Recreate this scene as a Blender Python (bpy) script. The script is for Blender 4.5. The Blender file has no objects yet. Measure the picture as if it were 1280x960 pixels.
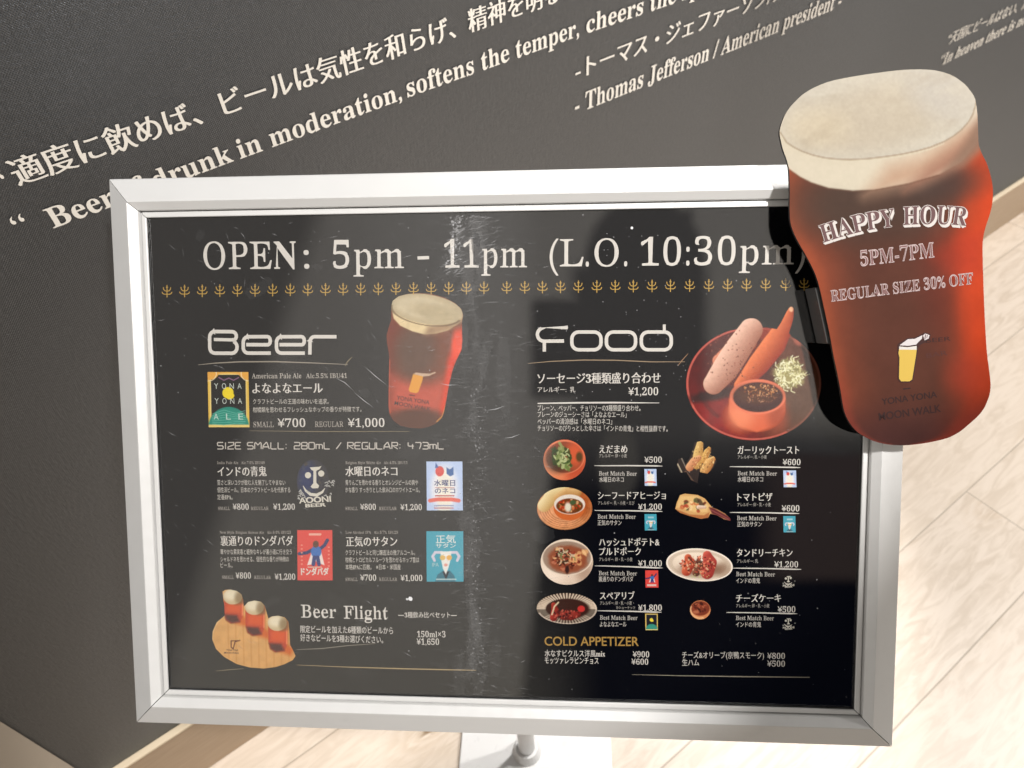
import bpy, math, random
import numpy as np
from mathutils import Vector, Matrix
from mathutils.geometry import delaunay_2d_cdt

S = bpy.context.scene
COL = S.collection
random.seed(7)

# ------------------------------------------------------------------ camera
F = 900.0                                    # focal length in pixels of a 1280 x 960 frame
B = np.array([[0.9975937, -0.00128456, -0.06931927],
              [0.0469567, -0.72307952, 0.68916694],
              [-0.05100862, -0.69076361, -0.72127925]])      # world axes in camera (x right, y down, z forward)
CAM = np.array([0.0523, -0.36166, 1.4])
PC = np.array([0.0, 0.0, 0.92956])           # centre of the sign panel
PX = np.array([1.0, 0.0, 0.0])
PY = np.array([0.0, 0.66518, 0.74668])
PN = np.array([0.0, -0.74668, 0.66518])

cam = bpy.data.cameras.new('camera')
cam.sensor_width = 36.0
cam.lens = 36.0 * F / 1280.0
cam.clip_start = 0.01
cam.clip_end = 100
cam.dof.use_dof = True
cam.dof.focus_distance = 0.585
cam.dof.aperture_fstop = 9.0
co = bpy.data.objects.new('camera', cam)
m = Matrix.Identity(4)
for r in range(3):
    m[r][0], m[r][1], m[r][2], m[r][3] = B[r][0], -B[r][1], -B[r][2], CAM[r]
co.matrix_world = m
COL.objects.link(co)
S.camera = co


def ray(px, py):
    return B @ np.array([(px - 640) / F, (py - 480) / F, 1.0])


def hit(px, py, p0, n):
    d = ray(px, py)
    s = np.dot(p0 - CAM, n) / np.dot(d, n)
    return CAM + s * d


# ------------------------------------------------------------------ world: light of the shop, with mirrored shapes painted in
world = bpy.data.worlds.new('World')
S.world = world
world.use_nodes = True
wn = world.node_tree
for n in list(wn.nodes):
    wn.nodes.remove(n)


class NT:
    """tiny helper to write node maths"""
    def __init__(self, tree):
        self.t = tree

    def node(self, kind, **kw):
        n = self.t.nodes.new(kind)
        for k, v in kw.items():
            setattr(n, k, v)
        return n

    def put(self, sock, v):
        if isinstance(v, (int, float)):
            sock.default_value = v
        elif isinstance(v, (tuple, list, np.ndarray)):
            sock.default_value = tuple(v)
        else:
            self.t.links.new(v, sock)

    def math(self, op, a, b=0.0, c=0.0, clamp=False):
        n = self.node('ShaderNodeMath', operation=op, use_clamp=clamp)
        self.put(n.inputs[0], a)
        self.put(n.inputs[1], b)
        self.put(n.inputs[2], c)
        return n.outputs[0]

    def dot(self, v, w):
        n = self.node('ShaderNodeVectorMath', operation='DOT_PRODUCT')
        self.put(n.inputs[0], v)
        self.put(n.inputs[1], w)
        return n.outputs['Value']

    def step(self, v, a, b, lo=0.0, hi=1.0):
        n = self.node('ShaderNodeMapRange', interpolation_type='SMOOTHSTEP')
        self.put(n.inputs['Value'], v)
        n.inputs['From Min'].default_value = a
        n.inputs['From Max'].default_value = b
        n.inputs['To Min'].default_value = lo
        n.inputs['To Max'].default_value = hi
        return n.outputs['Result']

    def mix(self, fac, a, b, mode='MIX'):
        n = self.node('ShaderNodeMix', data_type='RGBA', blend_type=mode)
        self.put(n.inputs[0], fac)
        self.put(n.inputs[6], a)
        self.put(n.inputs[7], b)
        return n.outputs[2]


# Surroundings painted as light by direction, shaped for the cover's reflections: a bright pale room in front of the
# sign, a darker band to its left, a dark standing figure right in front of it, a glow added
# along the wall to the right.  Directions are named by where the flat cover mirrors them.
MIR = np.eye(3) - 2 * np.outer(PN, PN)
BT = B.T
rowx = (np.array([F, 0, 640]) @ BT) @ MIR
rowy = (np.array([0, F, 480]) @ BT) @ MIR
rowz = (np.array([0, 0, 1.0]) @ BT) @ MIR
W = NT(wn)
tc = W.node('ShaderNodeTexCoord')
D = tc.outputs['Generated']
zc = W.dot(D, rowz)
zs = W.math('MAXIMUM', zc, 0.02)
U_ = W.math('DIVIDE', W.dot(D, rowx), zs)
V_ = W.math('DIVIDE', W.dot(D, rowy), zs)
front = W.step(zc, 0.05, 0.3)


def lin_side(a, b, soft):
    """1 on the right of the directed line a->b (seen downwards)"""
    dx, dy = b[0] - a[0], b[1] - a[1]
    l = math.hypot(dx, dy)
    nx, ny = -dy / l, dx / l
    v = W.math('ADD', W.math('ADD', W.math('MULTIPLY', U_, nx), W.math('MULTIPLY', V_, ny)), -(a[0] * nx + a[1] * ny))
    return W.step(v, -soft, soft)


def ellm(cx, cy, rx, ry, soft):
    a = W.math('POWER', W.math('ABSOLUTE', W.math('DIVIDE', W.math('SUBTRACT', U_, cx), rx)), 2.0)
    b = W.math('POWER', W.math('ABSOLUTE', W.math('DIVIDE', W.math('SUBTRACT', V_, cy), ry)), 2.0)
    r = W.math('SQRT', W.math('ADD', a, b))
    return W.step(r, 1 - soft, 1 + soft, 1.0, 0.0)


def rectm(x0, x1, y0, y1, soft, rad=1.0):
    a = W.math('MULTIPLY', W.step(U_, x0 - soft, x0 + soft), W.step(U_, x1 - soft, x1 + soft, 1.0, 0.0))
    b = W.math('MULTIPLY', W.step(V_, y0 - soft, y0 + soft), W.step(V_, y1 - soft, y1 + soft, 1.0, 0.0))
    return W.math('MULTIPLY', a, b)


def mx(*a):
    r = a[0]
    for q in a[1:]:
        r = W.math('MAXIMUM', r, q)
    return r


ROOM = (0.62, 0.575, 0.52, 1)
room = W.mix(W.step(V_, 450, 950), ROOM, (0.58, 0.53, 0.45, 1))
# brighter band painted left of the figure, for the cover to mirror
band = W.math('MULTIPLY', W.step(U_, 380, 560), W.step(U_, 620, 690, 1.0, 0.0))
room = W.mix(W.math('MULTIPLY', band, W.step(V_, 900, 420)), room, (0.80, 0.75, 0.69, 1))
# darker left part
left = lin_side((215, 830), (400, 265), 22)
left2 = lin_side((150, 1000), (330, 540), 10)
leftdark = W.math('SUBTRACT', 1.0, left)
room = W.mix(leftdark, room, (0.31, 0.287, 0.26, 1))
# the standing figure, painted into the world light only: head, hand with the telephone, shoulders, dark clothes
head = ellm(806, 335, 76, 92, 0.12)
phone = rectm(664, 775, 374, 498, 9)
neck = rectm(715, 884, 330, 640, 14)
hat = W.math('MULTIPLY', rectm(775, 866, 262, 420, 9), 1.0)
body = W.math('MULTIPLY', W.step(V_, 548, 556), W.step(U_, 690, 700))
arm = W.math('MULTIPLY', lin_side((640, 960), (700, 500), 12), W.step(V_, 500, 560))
painted_fig = mx(head, phone, neck, hat, body, arm)
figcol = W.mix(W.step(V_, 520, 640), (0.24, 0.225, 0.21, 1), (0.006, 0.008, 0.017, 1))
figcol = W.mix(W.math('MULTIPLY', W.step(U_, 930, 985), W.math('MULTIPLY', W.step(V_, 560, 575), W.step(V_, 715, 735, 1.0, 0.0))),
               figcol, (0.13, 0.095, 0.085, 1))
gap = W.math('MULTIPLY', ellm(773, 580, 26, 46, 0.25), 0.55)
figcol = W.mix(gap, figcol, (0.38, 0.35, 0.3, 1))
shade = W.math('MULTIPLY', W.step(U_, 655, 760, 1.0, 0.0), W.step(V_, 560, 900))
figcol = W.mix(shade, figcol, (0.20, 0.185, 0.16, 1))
room = W.mix(painted_fig, room, figcol)
# all other directions, with glows added for the wall sheen and left rail
wdir = np.array([0.777, 0.629, 0.0])
along = W.math('MAXIMUM', W.dot(D, wdir), 0.0)
dz = W.dot(D, (0.0, 0.0, 1.0))
amb = W.mix(W.step(dz, -0.6, 0.6), (0.03, 0.026, 0.021, 1), (0.13, 0.126, 0.12, 1))
amb = W.mix(W.step(along, 0.55, 0.95), amb, (1.35, 1.27, 1.15, 1))
amb = W.mix(W.math('MULTIPLY', W.step(W.dot(D, (-0.9, -0.2, 0.38)), 0.55, 0.95), 1.0), amb, (1.0, 0.95, 0.88, 1))
win = W.math('MULTIPLY', W.step(U_, -150, 50), W.step(U_, 1250, 1450, 1.0, 0.0))
win = W.math('MULTIPLY', win, W.math('MULTIPLY', W.step(V_, -100, 60), W.step(V_, 1050, 1250, 1.0, 0.0)))
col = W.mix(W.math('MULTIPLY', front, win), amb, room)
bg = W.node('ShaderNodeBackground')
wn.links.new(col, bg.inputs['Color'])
bg.inputs['Strength'].default_value = 1.0
wo = W.node('ShaderNodeOutputWorld')
wn.links.new(bg.outputs[0], wo.inputs[0])

# ------------------------------------------------------------------ lamps: ceiling downlights of the shop, and two spots added at the right


def lamp(name, loc, target, power, size, color, spread=180):
    l = bpy.data.lights.new(name, 'AREA')
    l.shape = 'DISK'
    l.size = size
    l.energy = power
    l.color = color
    l.spread = math.radians(spread)
    o = bpy.data.objects.new(name, l)
    o.location = loc
    d = Vector(target) - Vector(loc)
    o.rotation_euler = d.to_track_quat('-Z', 'Y').to_euler()
    COL.objects.link(o)
    return o


Ldir = 0.42 * PX + 0.37 * PY + 0.829 * PN
kp = PC + Ldir * 1.9
kl = bpy.data.lights.new('key_downlight', 'SPOT')
kl.energy = 163
kl.color = (1.0, 0.972, 0.94)
kl.spot_size = math.radians(43.6)
kl.spot_blend = 0.05
kl.shadow_soft_size = 0.05
ko = bpy.data.objects.new('key_downlight', kl)
ko.location = kp
ko.rotation_euler = (Vector(hit(200, 0, PC, PN)) - Vector(kp)).to_track_quat('-Z', 'Y').to_euler()
COL.objects.link(ko)
fl_ = bpy.data.lights.new('floor_downlight', 'SPOT')
fl_.energy = 215
fl_.color = (1.0, 0.965, 0.93)
fl_.spot_size = math.radians(41)
fl_.spot_blend = 0.25
fl_.shadow_soft_size = 0.08
fo = bpy.data.objects.new('floor_downlight', fl_)
fo.location = (0.85, 0.92, 2.4)
fo.rotation_euler = (Vector((-0.1, 0.5, 0.0)) - fo.location).to_track_quat('-Z', 'Y').to_euler()
COL.objects.link(fo)
al = bpy.data.lights.new('right_fill_spot', 'SPOT')  # added unseen spot: brightens the right floor that the wall sheen mirrors
al.energy = 100
al.color = (1.0, 0.965, 0.93)
al.spot_size = math.radians(66)
al.spot_blend = 0.3
al.shadow_soft_size = 0.08
ao = bpy.data.objects.new('right_fill_spot', al)
ao.location = (1.85, 0.45, 2.5)
ao.rotation_euler = (Vector((1.8, 0.5, 0.0)) - ao.location).to_track_quat('-Z', 'Y').to_euler()
COL.objects.link(ao)
bl = al.copy()  # second added spot: strengthens the wall sheen and lights the far lettering
bl.name = 'far_fill_spot'
bl.energy = 235
bl.spot_size = math.radians(112)
bo = bpy.data.objects.new('far_fill_spot', bl)
bo.location = (2.35, 0.85, 2.5)
COL.objects.link(bo)

S.view_settings.view_transform = 'Standard'
S.view_settings.look = 'None'
S.view_settings.exposure = 0.12
S.view_settings.gamma = 1.0
S.view_settings.use_curve_mapping = False
S.render.engine = 'CYCLES'
S.cycles.max_bounces = 8
S.cycles.transparent_max_bounces = 12

# ------------------------------------------------------------------ materials


def s2l(c):
    c = np.asarray(c, float) / 255.0
    return np.where(c <= 0.04045, c / 12.92, ((c + 0.055) / 1.055) ** 2.4)


def mat(name, base=(0.5, 0.5, 0.5), rough=0.5, metal=0.0, spec=0.5):
    mm = bpy.data.materials.new(name)
    mm.use_nodes = True
    p = mm.node_tree.nodes['Principled BSDF']
    p.inputs['Base Color'].default_value = (*base, 1)
    p.inputs['Roughness'].default_value = rough
    p.inputs['Metallic'].default_value = metal
    p.inputs['Specular IOR Level'].default_value = spec
    return mm, NT(mm.node_tree), p


def bump(nt, p, height, strength=0.3, dist=0.001):
    b = nt.node('ShaderNodeBump')
    b.inputs['Strength'].default_value = strength
    b.inputs['Distance'].default_value = dist
    nt.put(b.inputs['Height'], height)
    nt.t.links.new(b.outputs[0], p.inputs['Normal'])


def noise(nt, vec, scale, detail=3, rough=0.5, dist=0.0):
    n = nt.node('ShaderNodeTexNoise')
    nt.put(n.inputs['Vector'], vec)
    n.inputs['Scale'].default_value = scale
    n.inputs['Detail'].default_value = detail
    n.inputs['Roughness'].default_value = rough
    n.inputs['Distortion'].default_value = dist
    return n.outputs['Fac']


def mapping(nt, vec, scale=(1, 1, 1), rot=(0, 0, 0), loc=(0, 0, 0)):
    n = nt.node('ShaderNodeMapping')
    nt.put(n.inputs['Vector'], vec)
    n.inputs['Scale'].default_value = scale
    n.inputs['Rotation'].default_value = rot
    n.inputs['Location'].default_value = loc
    return n.outputs[0]


def objc(nt):
    return nt.node('ShaderNodeTexCoord').outputs['Object']


def print_mat():
    """printed picture: ink colours held per vertex"""
    mm, nt, p = mat('printed_ink', rough=0.6, spec=0.06)
    a = nt.node('ShaderNodeAttribute', attribute_name='Col')
    nt.t.links.new(a.outputs['Color'], p.inputs['Base Color'])
    return mm


M_PRINT = print_mat()
_ink = {}


def ink(rgb, k=0.86):
    """flat ink of a lettering, rgb as 0..255"""
    key = tuple(rgb) + (k,)
    if key not in _ink:
        c = s2l(rgb) * k
        mm, nt, p = mat('ink', tuple(c), 0.6, 0, 0.2)
        _ink[key] = mm
    return _ink[key]


# ------------------------------------------------------------------ object helpers
ROOT = {}


def place(o, parent):
    COL.objects.link(o)
    if parent is not None:
        o.parent = parent
        r = parent
        while r.parent is not None:
            r = r.parent
        return Vector(ROOT.get(r.name, (0, 0, 0)))
    return Vector((0, 0, 0))


def mesh(name, verts, faces, mats, parent=None, midx=None, cols=None, smooth=False, origin=None):
    """verts in world space; the object sits at its root's origin"""
    if parent is not None:
        r = parent
        while r.parent is not None:
            r = r.parent
        off = np.array(ROOT[r.name], float)
    else:
        off = np.array(origin if origin is not None else (0, 0, 0), float)
    me = bpy.data.meshes.new(name)
    v = np.asarray(verts, float) - off
    me.from_pydata(v.tolist(), [], [tuple(int(i) for i in f) for f in faces])
    for mm in (mats if isinstance(mats, (list, tuple)) else [mats]):
        me.materials.append(mm)
    if midx is not None:
        me.polygons.foreach_set('material_index', np.asarray(midx, np.int32))
    if cols is not None:
        a = me.color_attributes.new('Col', 'FLOAT_COLOR', 'POINT')
        c4 = np.ones((len(verts), 4), np.float32)
        c4[:, :3] = cols
        a.data.foreach_set('color', c4.ravel())
    if smooth:
        me.polygons.foreach_set('use_smooth', np.ones(len(me.polygons), bool))
    me.update()
    o = bpy.data.objects.new(name, me)
    COL.objects.link(o)
    if parent is not None:
        o.parent = parent
    else:
        o.location = off
        ROOT[o.name] = tuple(off)
    return o


def empty(name, loc):
    o = bpy.data.objects.new(name, None)
    o.empty_display_size = 0.05
    o.location = loc
    COL.objects.link(o)
    ROOT[o.name] = tuple(loc)
    return o


def tag(o, label=None, cat=None, group=None, kind=None):
    for k, v in (('label', label), ('category', cat), ('group', group), ('kind', kind)):
        if v:
            o[k] = v
    return o


def box_vf(o, a, b, c, la, lb, lc):
    """box from corner o along unit vectors a,b,c"""
    o, a, b, c = map(lambda q: np.asarray(q, float), (o, a, b, c))
    v = [o + a * (la * i) + b * (lb * j) + c * (lc * k) for k in (0, 1) for j in (0, 1) for i in (0, 1)]
    f = [(0, 2, 3, 1), (4, 5, 7, 6), (0, 1, 5, 4), (2, 6, 7, 3), (0, 4, 6, 2), (1, 3, 7, 5)]
    return v, f


def bevel(o, w, seg=2, ang=30):
    md = o.modifiers.new('bevel', 'BEVEL')
    md.width = w
    md.segments = seg
    md.limit_method = 'ANGLE'
    md.angle_limit = math.radians(ang)
    return o


class Plane:
    """a flat sheet: 2-D local coordinates <-> world, and from the photograph's pixels"""
    def __init__(self, o, x, y, n):
        self.o, self.x, self.y, self.n = o, x, y, n

    def at(self, z):
        return Plane(self.o + self.n * z, self.x, self.y, self.n)

    def loc(self, px, py):
        p = hit(px, py, self.o, self.n) - self.o
        return np.array([p @ self.x, p @ self.y])

    def locs(self, pts):
        P = np.asarray(pts, float)
        d = np.stack([(P[:, 0] - 640) / F, (P[:, 1] - 480) / F, np.ones(len(P))], 1) @ B.T
        s = ((self.o - CAM) @ self.n) / (d @ self.n)
        q = CAM + d * s[:, None] - self.o
        return np.stack([q @ self.x, q @ self.y], 1)

    def world(self, L, z=0.0):
        L = np.asarray(L, float)
        return self.o + L[:, :1] * self.x + L[:, 1:2] * self.y + z * self.n


PANEL = Plane(PC, PX, PY, PN)

# ------------------------------------------------------------------ lettering
_cache = {}


def bold_serif(s):
    o = ''
    for c in s:
        if 'A' <= c <= 'Z':
            o += chr(0x1D400 + ord(c) - 65)
        elif 'a' <= c <= 'z':
            o += chr(0x1D41A + ord(c) - 97)
        elif '0' <= c <= '9':
            o += chr(0x1D7CE + ord(c) - 48)
        else:
            o += c
    return o


def inside(pt, poly):
    x, y = pt
    x0, y0 = poly[:, 0], poly[:, 1]
    x1, y1 = np.roll(x0, -1), np.roll(y0, -1)
    c = ((y0 > y) != (y1 > y))
    with np.errstate(divide='ignore', invalid='ignore'):
        xi = (x1 - x0) * (y - y0) / (y1 - y0) + x0
    return np.count_nonzero(c & (x < xi)) % 2 == 1


def outlines(text, res=3):
    """closed outlines of a string at size 1 em; outer loops anticlockwise, holes clockwise"""
    key = (text, res)
    if key in _cache:
        return _cache[key]
    cu = bpy.data.curves.new('lettering', 'FONT')
    cu.body = text
    cu.size = 1.0
    ob = bpy.data.objects.new('lettering', cu)
    COL.objects.link(ob)
    dg = bpy.context.evaluated_depsgraph_get()
    dg.update()
    ev = ob.evaluated_get(dg)
    cv = ev.to_curve(dg)
    polys = []
    for sp in cv.splines:
        pts = []
        if sp.type == 'BEZIER':
            bp = sp.bezier_points
            n = len(bp)
            for i in range(n):
                a, b = bp[i], bp[(i + 1) % n]
                p0, p1, p2, p3 = [np.array(q[:2]) for q in (a.co, a.handle_right, b.handle_left, b.co)]
                ch = p3 - p0
                L = np.hypot(*ch)
                if L < 1e-7:
                    continue
                dv = max(abs(ch[0] * (p1 - p0)[1] - ch[1] * (p1 - p0)[0]), abs(ch[0] * (p2 - p0)[1] - ch[1] * (p2 - p0)[0])) / L
                k = 1 if dv < 0.002 else (res if dv < 0.05 else res + 2)
                for j in range(k):
                    t = j / k
                    pts.append((1 - t) ** 3 * p0 + 3 * t * (1 - t) ** 2 * p1 + 3 * t * t * (1 - t) * p2 + t ** 3 * p3)
        else:
            pts = [np.array(q.co[:2]) for q in sp.points]
        q = []
        for p in pts:
            if not q or np.hypot(*(p - q[-1])) > 1e-4:
                q.append(p)
        if len(q) > 2 and np.hypot(*(q[0] - q[-1])) < 1e-4:
            q.pop()
        if len(q) > 2:
            polys.append(np.array(q))
    ev.to_curve_clear()
    bpy.data.objects.remove(ob)
    bpy.data.curves.remove(cu)
    bb = [(p[:, 0].min(), p[:, 0].max(), p[:, 1].min(), p[:, 1].max()) for p in polys]
    out = []
    for i, p in enumerate(polys):
        depth = 0
        for j, q in enumerate(polys):
            if i != j and bb[j][0] <= bb[i][0] and bb[j][1] >= bb[i][1] and bb[j][2] <= bb[i][2] and bb[j][3] >= bb[i][3]:
                if inside(p[0], q):
                    depth += 1
        area = 0.5 * np.sum(p[:, 0] * np.roll(p[:, 1], -1) - np.roll(p[:, 0], -1) * p[:, 1])
        if (area > 0) != (depth % 2 == 0):
            p = p[::-1]
        out.append(p)
    _cache[key] = out
    return out


def offset(p, ox, oy):
    if ox == 0 and oy == 0:
        return p
    e0 = p - np.roll(p, 1, 0)
    e1 = np.roll(p, -1, 0) - p

    def nrm(e):
        l = np.maximum(np.hypot(e[:, 0], e[:, 1]), 1e-9)
        return np.stack([e[:, 1] / l, -e[:, 0] / l], 1)
    n = nrm(e0) + nrm(e1)
    n /= np.maximum(np.hypot(n[:, 0], n[:, 1]), 0.6)[:, None]
    return p + n * np.array([ox, oy])


_wcache = {}


def reweight(key, polys, a, b):
    """per-vertex sideways shift that turns a stroke of width w into a + b*w"""
    k = (key, a, b)
    if k in _wcache:
        return _wcache[k]
    A = np.vstack(polys)
    E = np.vstack([np.roll(p, -1, 0) for p in polys])
    out = []
    for p in polys:
        e0 = p - np.roll(p, 1, 0)
        e1 = np.roll(p, -1, 0) - p
        t = e0 / np.maximum(np.hypot(*e0.T), 1e-9)[:, None] + e1 / np.maximum(np.hypot(*e1.T), 1e-9)[:, None]
        l = np.maximum(np.hypot(*t.T), 1e-9)
        n = np.stack([t[:, 1], -t[:, 0]], 1) / l[:, None]
        d = np.zeros_like(p)
        for i in range(len(p)):
            nx = n[i, 0]
            if abs(nx) < 0.3:
                continue
            o = p[i] - n[i] * 0.006
            hitm = (A[:, 1] > o[1]) != (E[:, 1] > o[1])
            if not hitm.any():
                continue
            a_, e_ = A[hitm], E[hitm]
            xs = a_[:, 0] + (o[1] - a_[:, 1]) * (e_[:, 0] - a_[:, 0]) / (e_[:, 1] - a_[:, 1])
            dd = (xs - o[0]) * (-np.sign(nx))
            dd = dd[dd > 1e-4]
            if len(dd) == 0:
                continue
            w = dd.min() + 0.006
            if w > 0.23:
                continue
            s_ = np.clip((a + b * w - w) * 0.5, -0.034, 0.02)
            d[i, 0] = np.sign(nx) * s_ * min(1.0, abs(nx) * 1.15)
        out.append(d)
    _wcache[k] = out
    return out


def fill(polys):
    """even-odd fill of closed loops through a 2-D curve"""
    cu = bpy.data.curves.new('fill', 'CURVE')
    cu.dimensions = '2D'
    cu.fill_mode = 'BOTH'
    for p in polys:
        sp = cu.splines.new('POLY')
        sp.points.add(len(p) - 1)
        c4 = np.zeros((len(p), 4))
        c4[:, :2] = p
        c4[:, 3] = 1
        sp.points.foreach_set('co', c4.ravel())
        sp.use_cyclic_u = True
    ob = bpy.data.objects.new('fill', cu)
    COL.objects.link(ob)
    dg = bpy.context.evaluated_depsgraph_get()
    dg.update()
    me = bpy.data.meshes.new_from_object(ob.evaluated_get(dg))
    v = np.zeros(len(me.vertices) * 3)
    me.vertices.foreach_get('co', v)
    v = v.reshape(-1, 3)[:, :2]
    f = [tuple(q.vertices) for q in me.polygons]
    bpy.data.objects.remove(ob)
    bpy.data.curves.remove(cu)
    bpy.data.meshes.remove(me)
    return v, f


STYLE = {  # serif latin, x offset, y offset, sideways smear in em, stroke weight law
    'serif': (True, 0.0, 0.004, 0.0, (0.040, 0.36)),
    'serifb': (True, 0.0, 0.004, 0.0, (0.040, 0.52)),
    'bold': (True, -0.004, 0.002, 0.0, None),
    'wide': (True, 0.0, 0.007, 0.0, (0.045, 0.42)),
    'tiny': (True, 0.0, 0.004, 0.0, (0.035, 0.35)),
    'jp': (True, 0.0, 0.0, 0.016, (0.045, 0.42)),
    'jpb': (True, 0.0, -0.004, 0.045, (0.045, 0.6)),
    'jpt': (True, 0.0, 0.0, 0.0, (0.04, 0.42)),
    'wallj': (True, 0.0, -0.006, 0.046, (0.03, 0.8)),
    'walle': (True, 0.0, 0.008, 0.0, (0.034, 0.72)),
    'sans': (False, 0.0, 0.0, 0.0, None),
    'sansb': (False, 0.014, 0.010, 0.0, None),
}


class Block:
    """collects lettering and strokes on one plane into one mesh"""
    def __init__(self, plane, z, k=0.86):
        self.pl, self.z, self.k = plane, z, k
        self.v, self.f, self.m, self.mats = [], [], [], []
        self.n = 0

    def add(self, L, faces, material, dz=0.0):
        if material not in self.mats:
            self.mats.append(material)
        k = self.mats.index(material)
        self.v.append(self.pl.world(L, self.z + dz))
        for f in faces:
            self.f.append(tuple(i + self.n for i in f))
            self.m.append(k)
        self.n += len(L)

    def text(self, s, x0, y0, x1, y1, h, style='serif', rgb=(238, 232, 224), res=3, em=None, arc=None,
             extra=(0, 0), dz=0.0, shift=(0, 0), swap=True):
        """baseline from pixel (x0,y0) to (x1,y1); h = visible glyph height in pixels"""
        ser, ox, oy, smear, law = STYLE[style]
        ox += extra[0]
        oy += extra[1]
        cjk = any(ord(c) > 0x2E80 for c in s)
        t = bold_serif(s) if ser else s
        pol = outlines(t, res)
        if law and not cjk:
            pol = [p + d for p, d in zip(pol, reweight((t, res), pol, *law))]
        xmin = min(p[:, 0].min() for p in pol)
        xmax = max(p[:, 0].max() for p in pol)
        ymin = 0.0
        a, b = self.pl.loc(x0, y0), self.pl.loc(x1, y1)
        ux = (b - a)
        Lx = np.hypot(*ux)
        ux = ux / Lx
        uy = np.array([-ux[1], ux[0]])
        sx = Lx / (xmax - xmin)
        if em is not None:
            sy = em
        else:
            q = self.pl.loc(x0, y0 - h) - a
            hh = abs(q @ uy)
            sy = hh / (0.84 if cjk else 0.665)
        if cjk:
            ymin = -0.075
        layers = [0.0] if smear == 0 else [-smear / 2, smear / 2, 0.0]
        for li, dx in enumerate(layers):
            P = []
            for p in pol:
                q = offset(p, ox, oy)
                q = np.stack([(q[:, 0] - xmin + dx) * sx + shift[0], (q[:, 1] - ymin) * sy + shift[1]], 1)
                P.append(q)
            v, f = fill(P)
            if arc is None:
                L = a + v[:, :1] * ux + v[:, 1:2] * uy
            else:
                A = self.pl.locs(arc)
                d = np.concatenate([[0], np.cumsum(np.hypot(*np.diff(A, axis=0).T))])
                tt = v[:, 0] / (xmax - xmin) / sx * d[-1]
                eps = d[-1] * 0.02
                cxx = np.interp(tt, d, A[:, 0])
                cyy = np.interp(tt, d, A[:, 1])
                tx = np.interp(tt + eps, d, A[:, 0]) - np.interp(tt - eps, d, A[:, 0])
                ty = np.interp(tt + eps, d, A[:, 1]) - np.interp(tt - eps, d, A[:, 1])
                l = np.hypot(tx, ty)
                tx, ty = tx / l, ty / l
                L = np.stack([cxx - ty * v[:, 1], cyy + tx * v[:, 1]], 1)
            self.add(L, f, ink(rgb, self.k), dz + 0.00002 * li)
        return self

    def stroke(self, pts, w, rgb, closed=False, taper=False, dz=0.0):
        """ribbon through pixel points, w = width in pixels (number or one per point)"""
        P = self.pl.locs(pts)
        s = np.hypot(*(self.pl.loc(pts[0][0] + 1, pts[0][1]) - self.pl.loc(*pts[0])))
        n = len(P)
        ww = np.full(n, float(w)) if np.isscalar(w) else np.asarray(w, float)
        ww = ww * s * 0.5
        if taper:
            ww = ww * np.interp(np.arange(n), [0, 1, n - 2, n - 1], [0.25, 1, 1, 0.2])
        prev = np.roll(P, 1, 0) if closed else np.vstack([2 * P[0] - P[1], P[:-1]])
        nxt = np.roll(P, -1, 0) if closed else np.vstack([P[1:], 2 * P[-1] - P[-2]])
        d0 = P - prev
        d1 = nxt - P
        d0 /= np.maximum(np.hypot(d0[:, 0], d0[:, 1]), 1e-9)[:, None]
        d1 /= np.maximum(np.hypot(d1[:, 0], d1[:, 1]), 1e-9)[:, None]
        t = d0 + d1
        t /= np.maximum(np.hypot(t[:, 0], t[:, 1]), 1e-9)[:, None]
        nn = np.stack([-t[:, 1], t[:, 0]], 1)
        c = np.clip(np.sum(t * d0, 1), 0.5, 1)
        nn = nn * (ww / c)[:, None]
        L = np.vstack([P + nn, P - nn])
        f = []
        for i in range(n if closed else n - 1):
            j = (i + 1) % n
            f.append((i, i + n, j + n, j))
        self.add(L, f, ink(rgb, self.k), dz)
        return self

    def poly(self, pts, rgb, dz=0.0):
        P = self.pl.locs(pts)
        if np.sum(P[:, 0] * np.roll(P[:, 1], -1) - np.roll(P[:, 0], -1) * P[:, 1]) < 0:
            P = P[::-1]
        v, f = fill([P])
        self.add(v, f, ink(rgb, self.k), dz)
        return self

    def build(self, name, parent, label=None):
        o = mesh(name, np.vstack(self.v), self.f, self.mats, parent, self.m)
        if label:
            o['label'] = label
        return o


def rrect(x0, x1, y0, y1, r, n=5):
    p = []
    for cx, cy, a0 in ((x1 - r, y0 + r, -90), (x1 - r, y1 - r, 0), (x0 + r, y1 - r, 90), (x0 + r, y0 + r, 180)):
        for i in range(n + 1):
            a = math.radians(a0 + 90 * i / n)
            p.append((cx + r * math.cos(a), cy + r * math.sin(a)))
    return p


def arcp(cx, cy, r, a0, a1, n=6, ry=None):
    ry = r if ry is None else ry
    return [(cx + r * math.cos(math.radians(a0 + (a1 - a0) * i / n)), cy + ry * math.sin(math.radians(a0 + (a1 - a0) * i / n))) for i in range(n + 1)]


# ------------------------------------------------------------------ printed pictures, painted as ink on a fine mesh


def vnoise(x, y, scale, seed):
    x = x / scale
    y = y / scale
    xi = np.floor(x).astype(int)
    yi = np.floor(y).astype(int)
    fx, fy = x - xi, y - yi
    fx = fx * fx * (3 - 2 * fx)
    fy = fy * fy * (3 - 2 * fy)

    def h(a, b):
        n = (a * 374761393 + b * 668265263 + seed * 1442695041) & 0x7fffffff
        n = ((n ^ (n >> 13)) * 1274126177) & 0x7fffffff
        return ((n ^ (n >> 16)) & 0xffff) / 65535.0
    return (h(xi, yi) * (1 - fx) + h(xi + 1, yi) * fx) * (1 - fy) + (h(xi, yi + 1) * (1 - fx) + h(xi + 1, yi + 1) * fx) * fy


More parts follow.
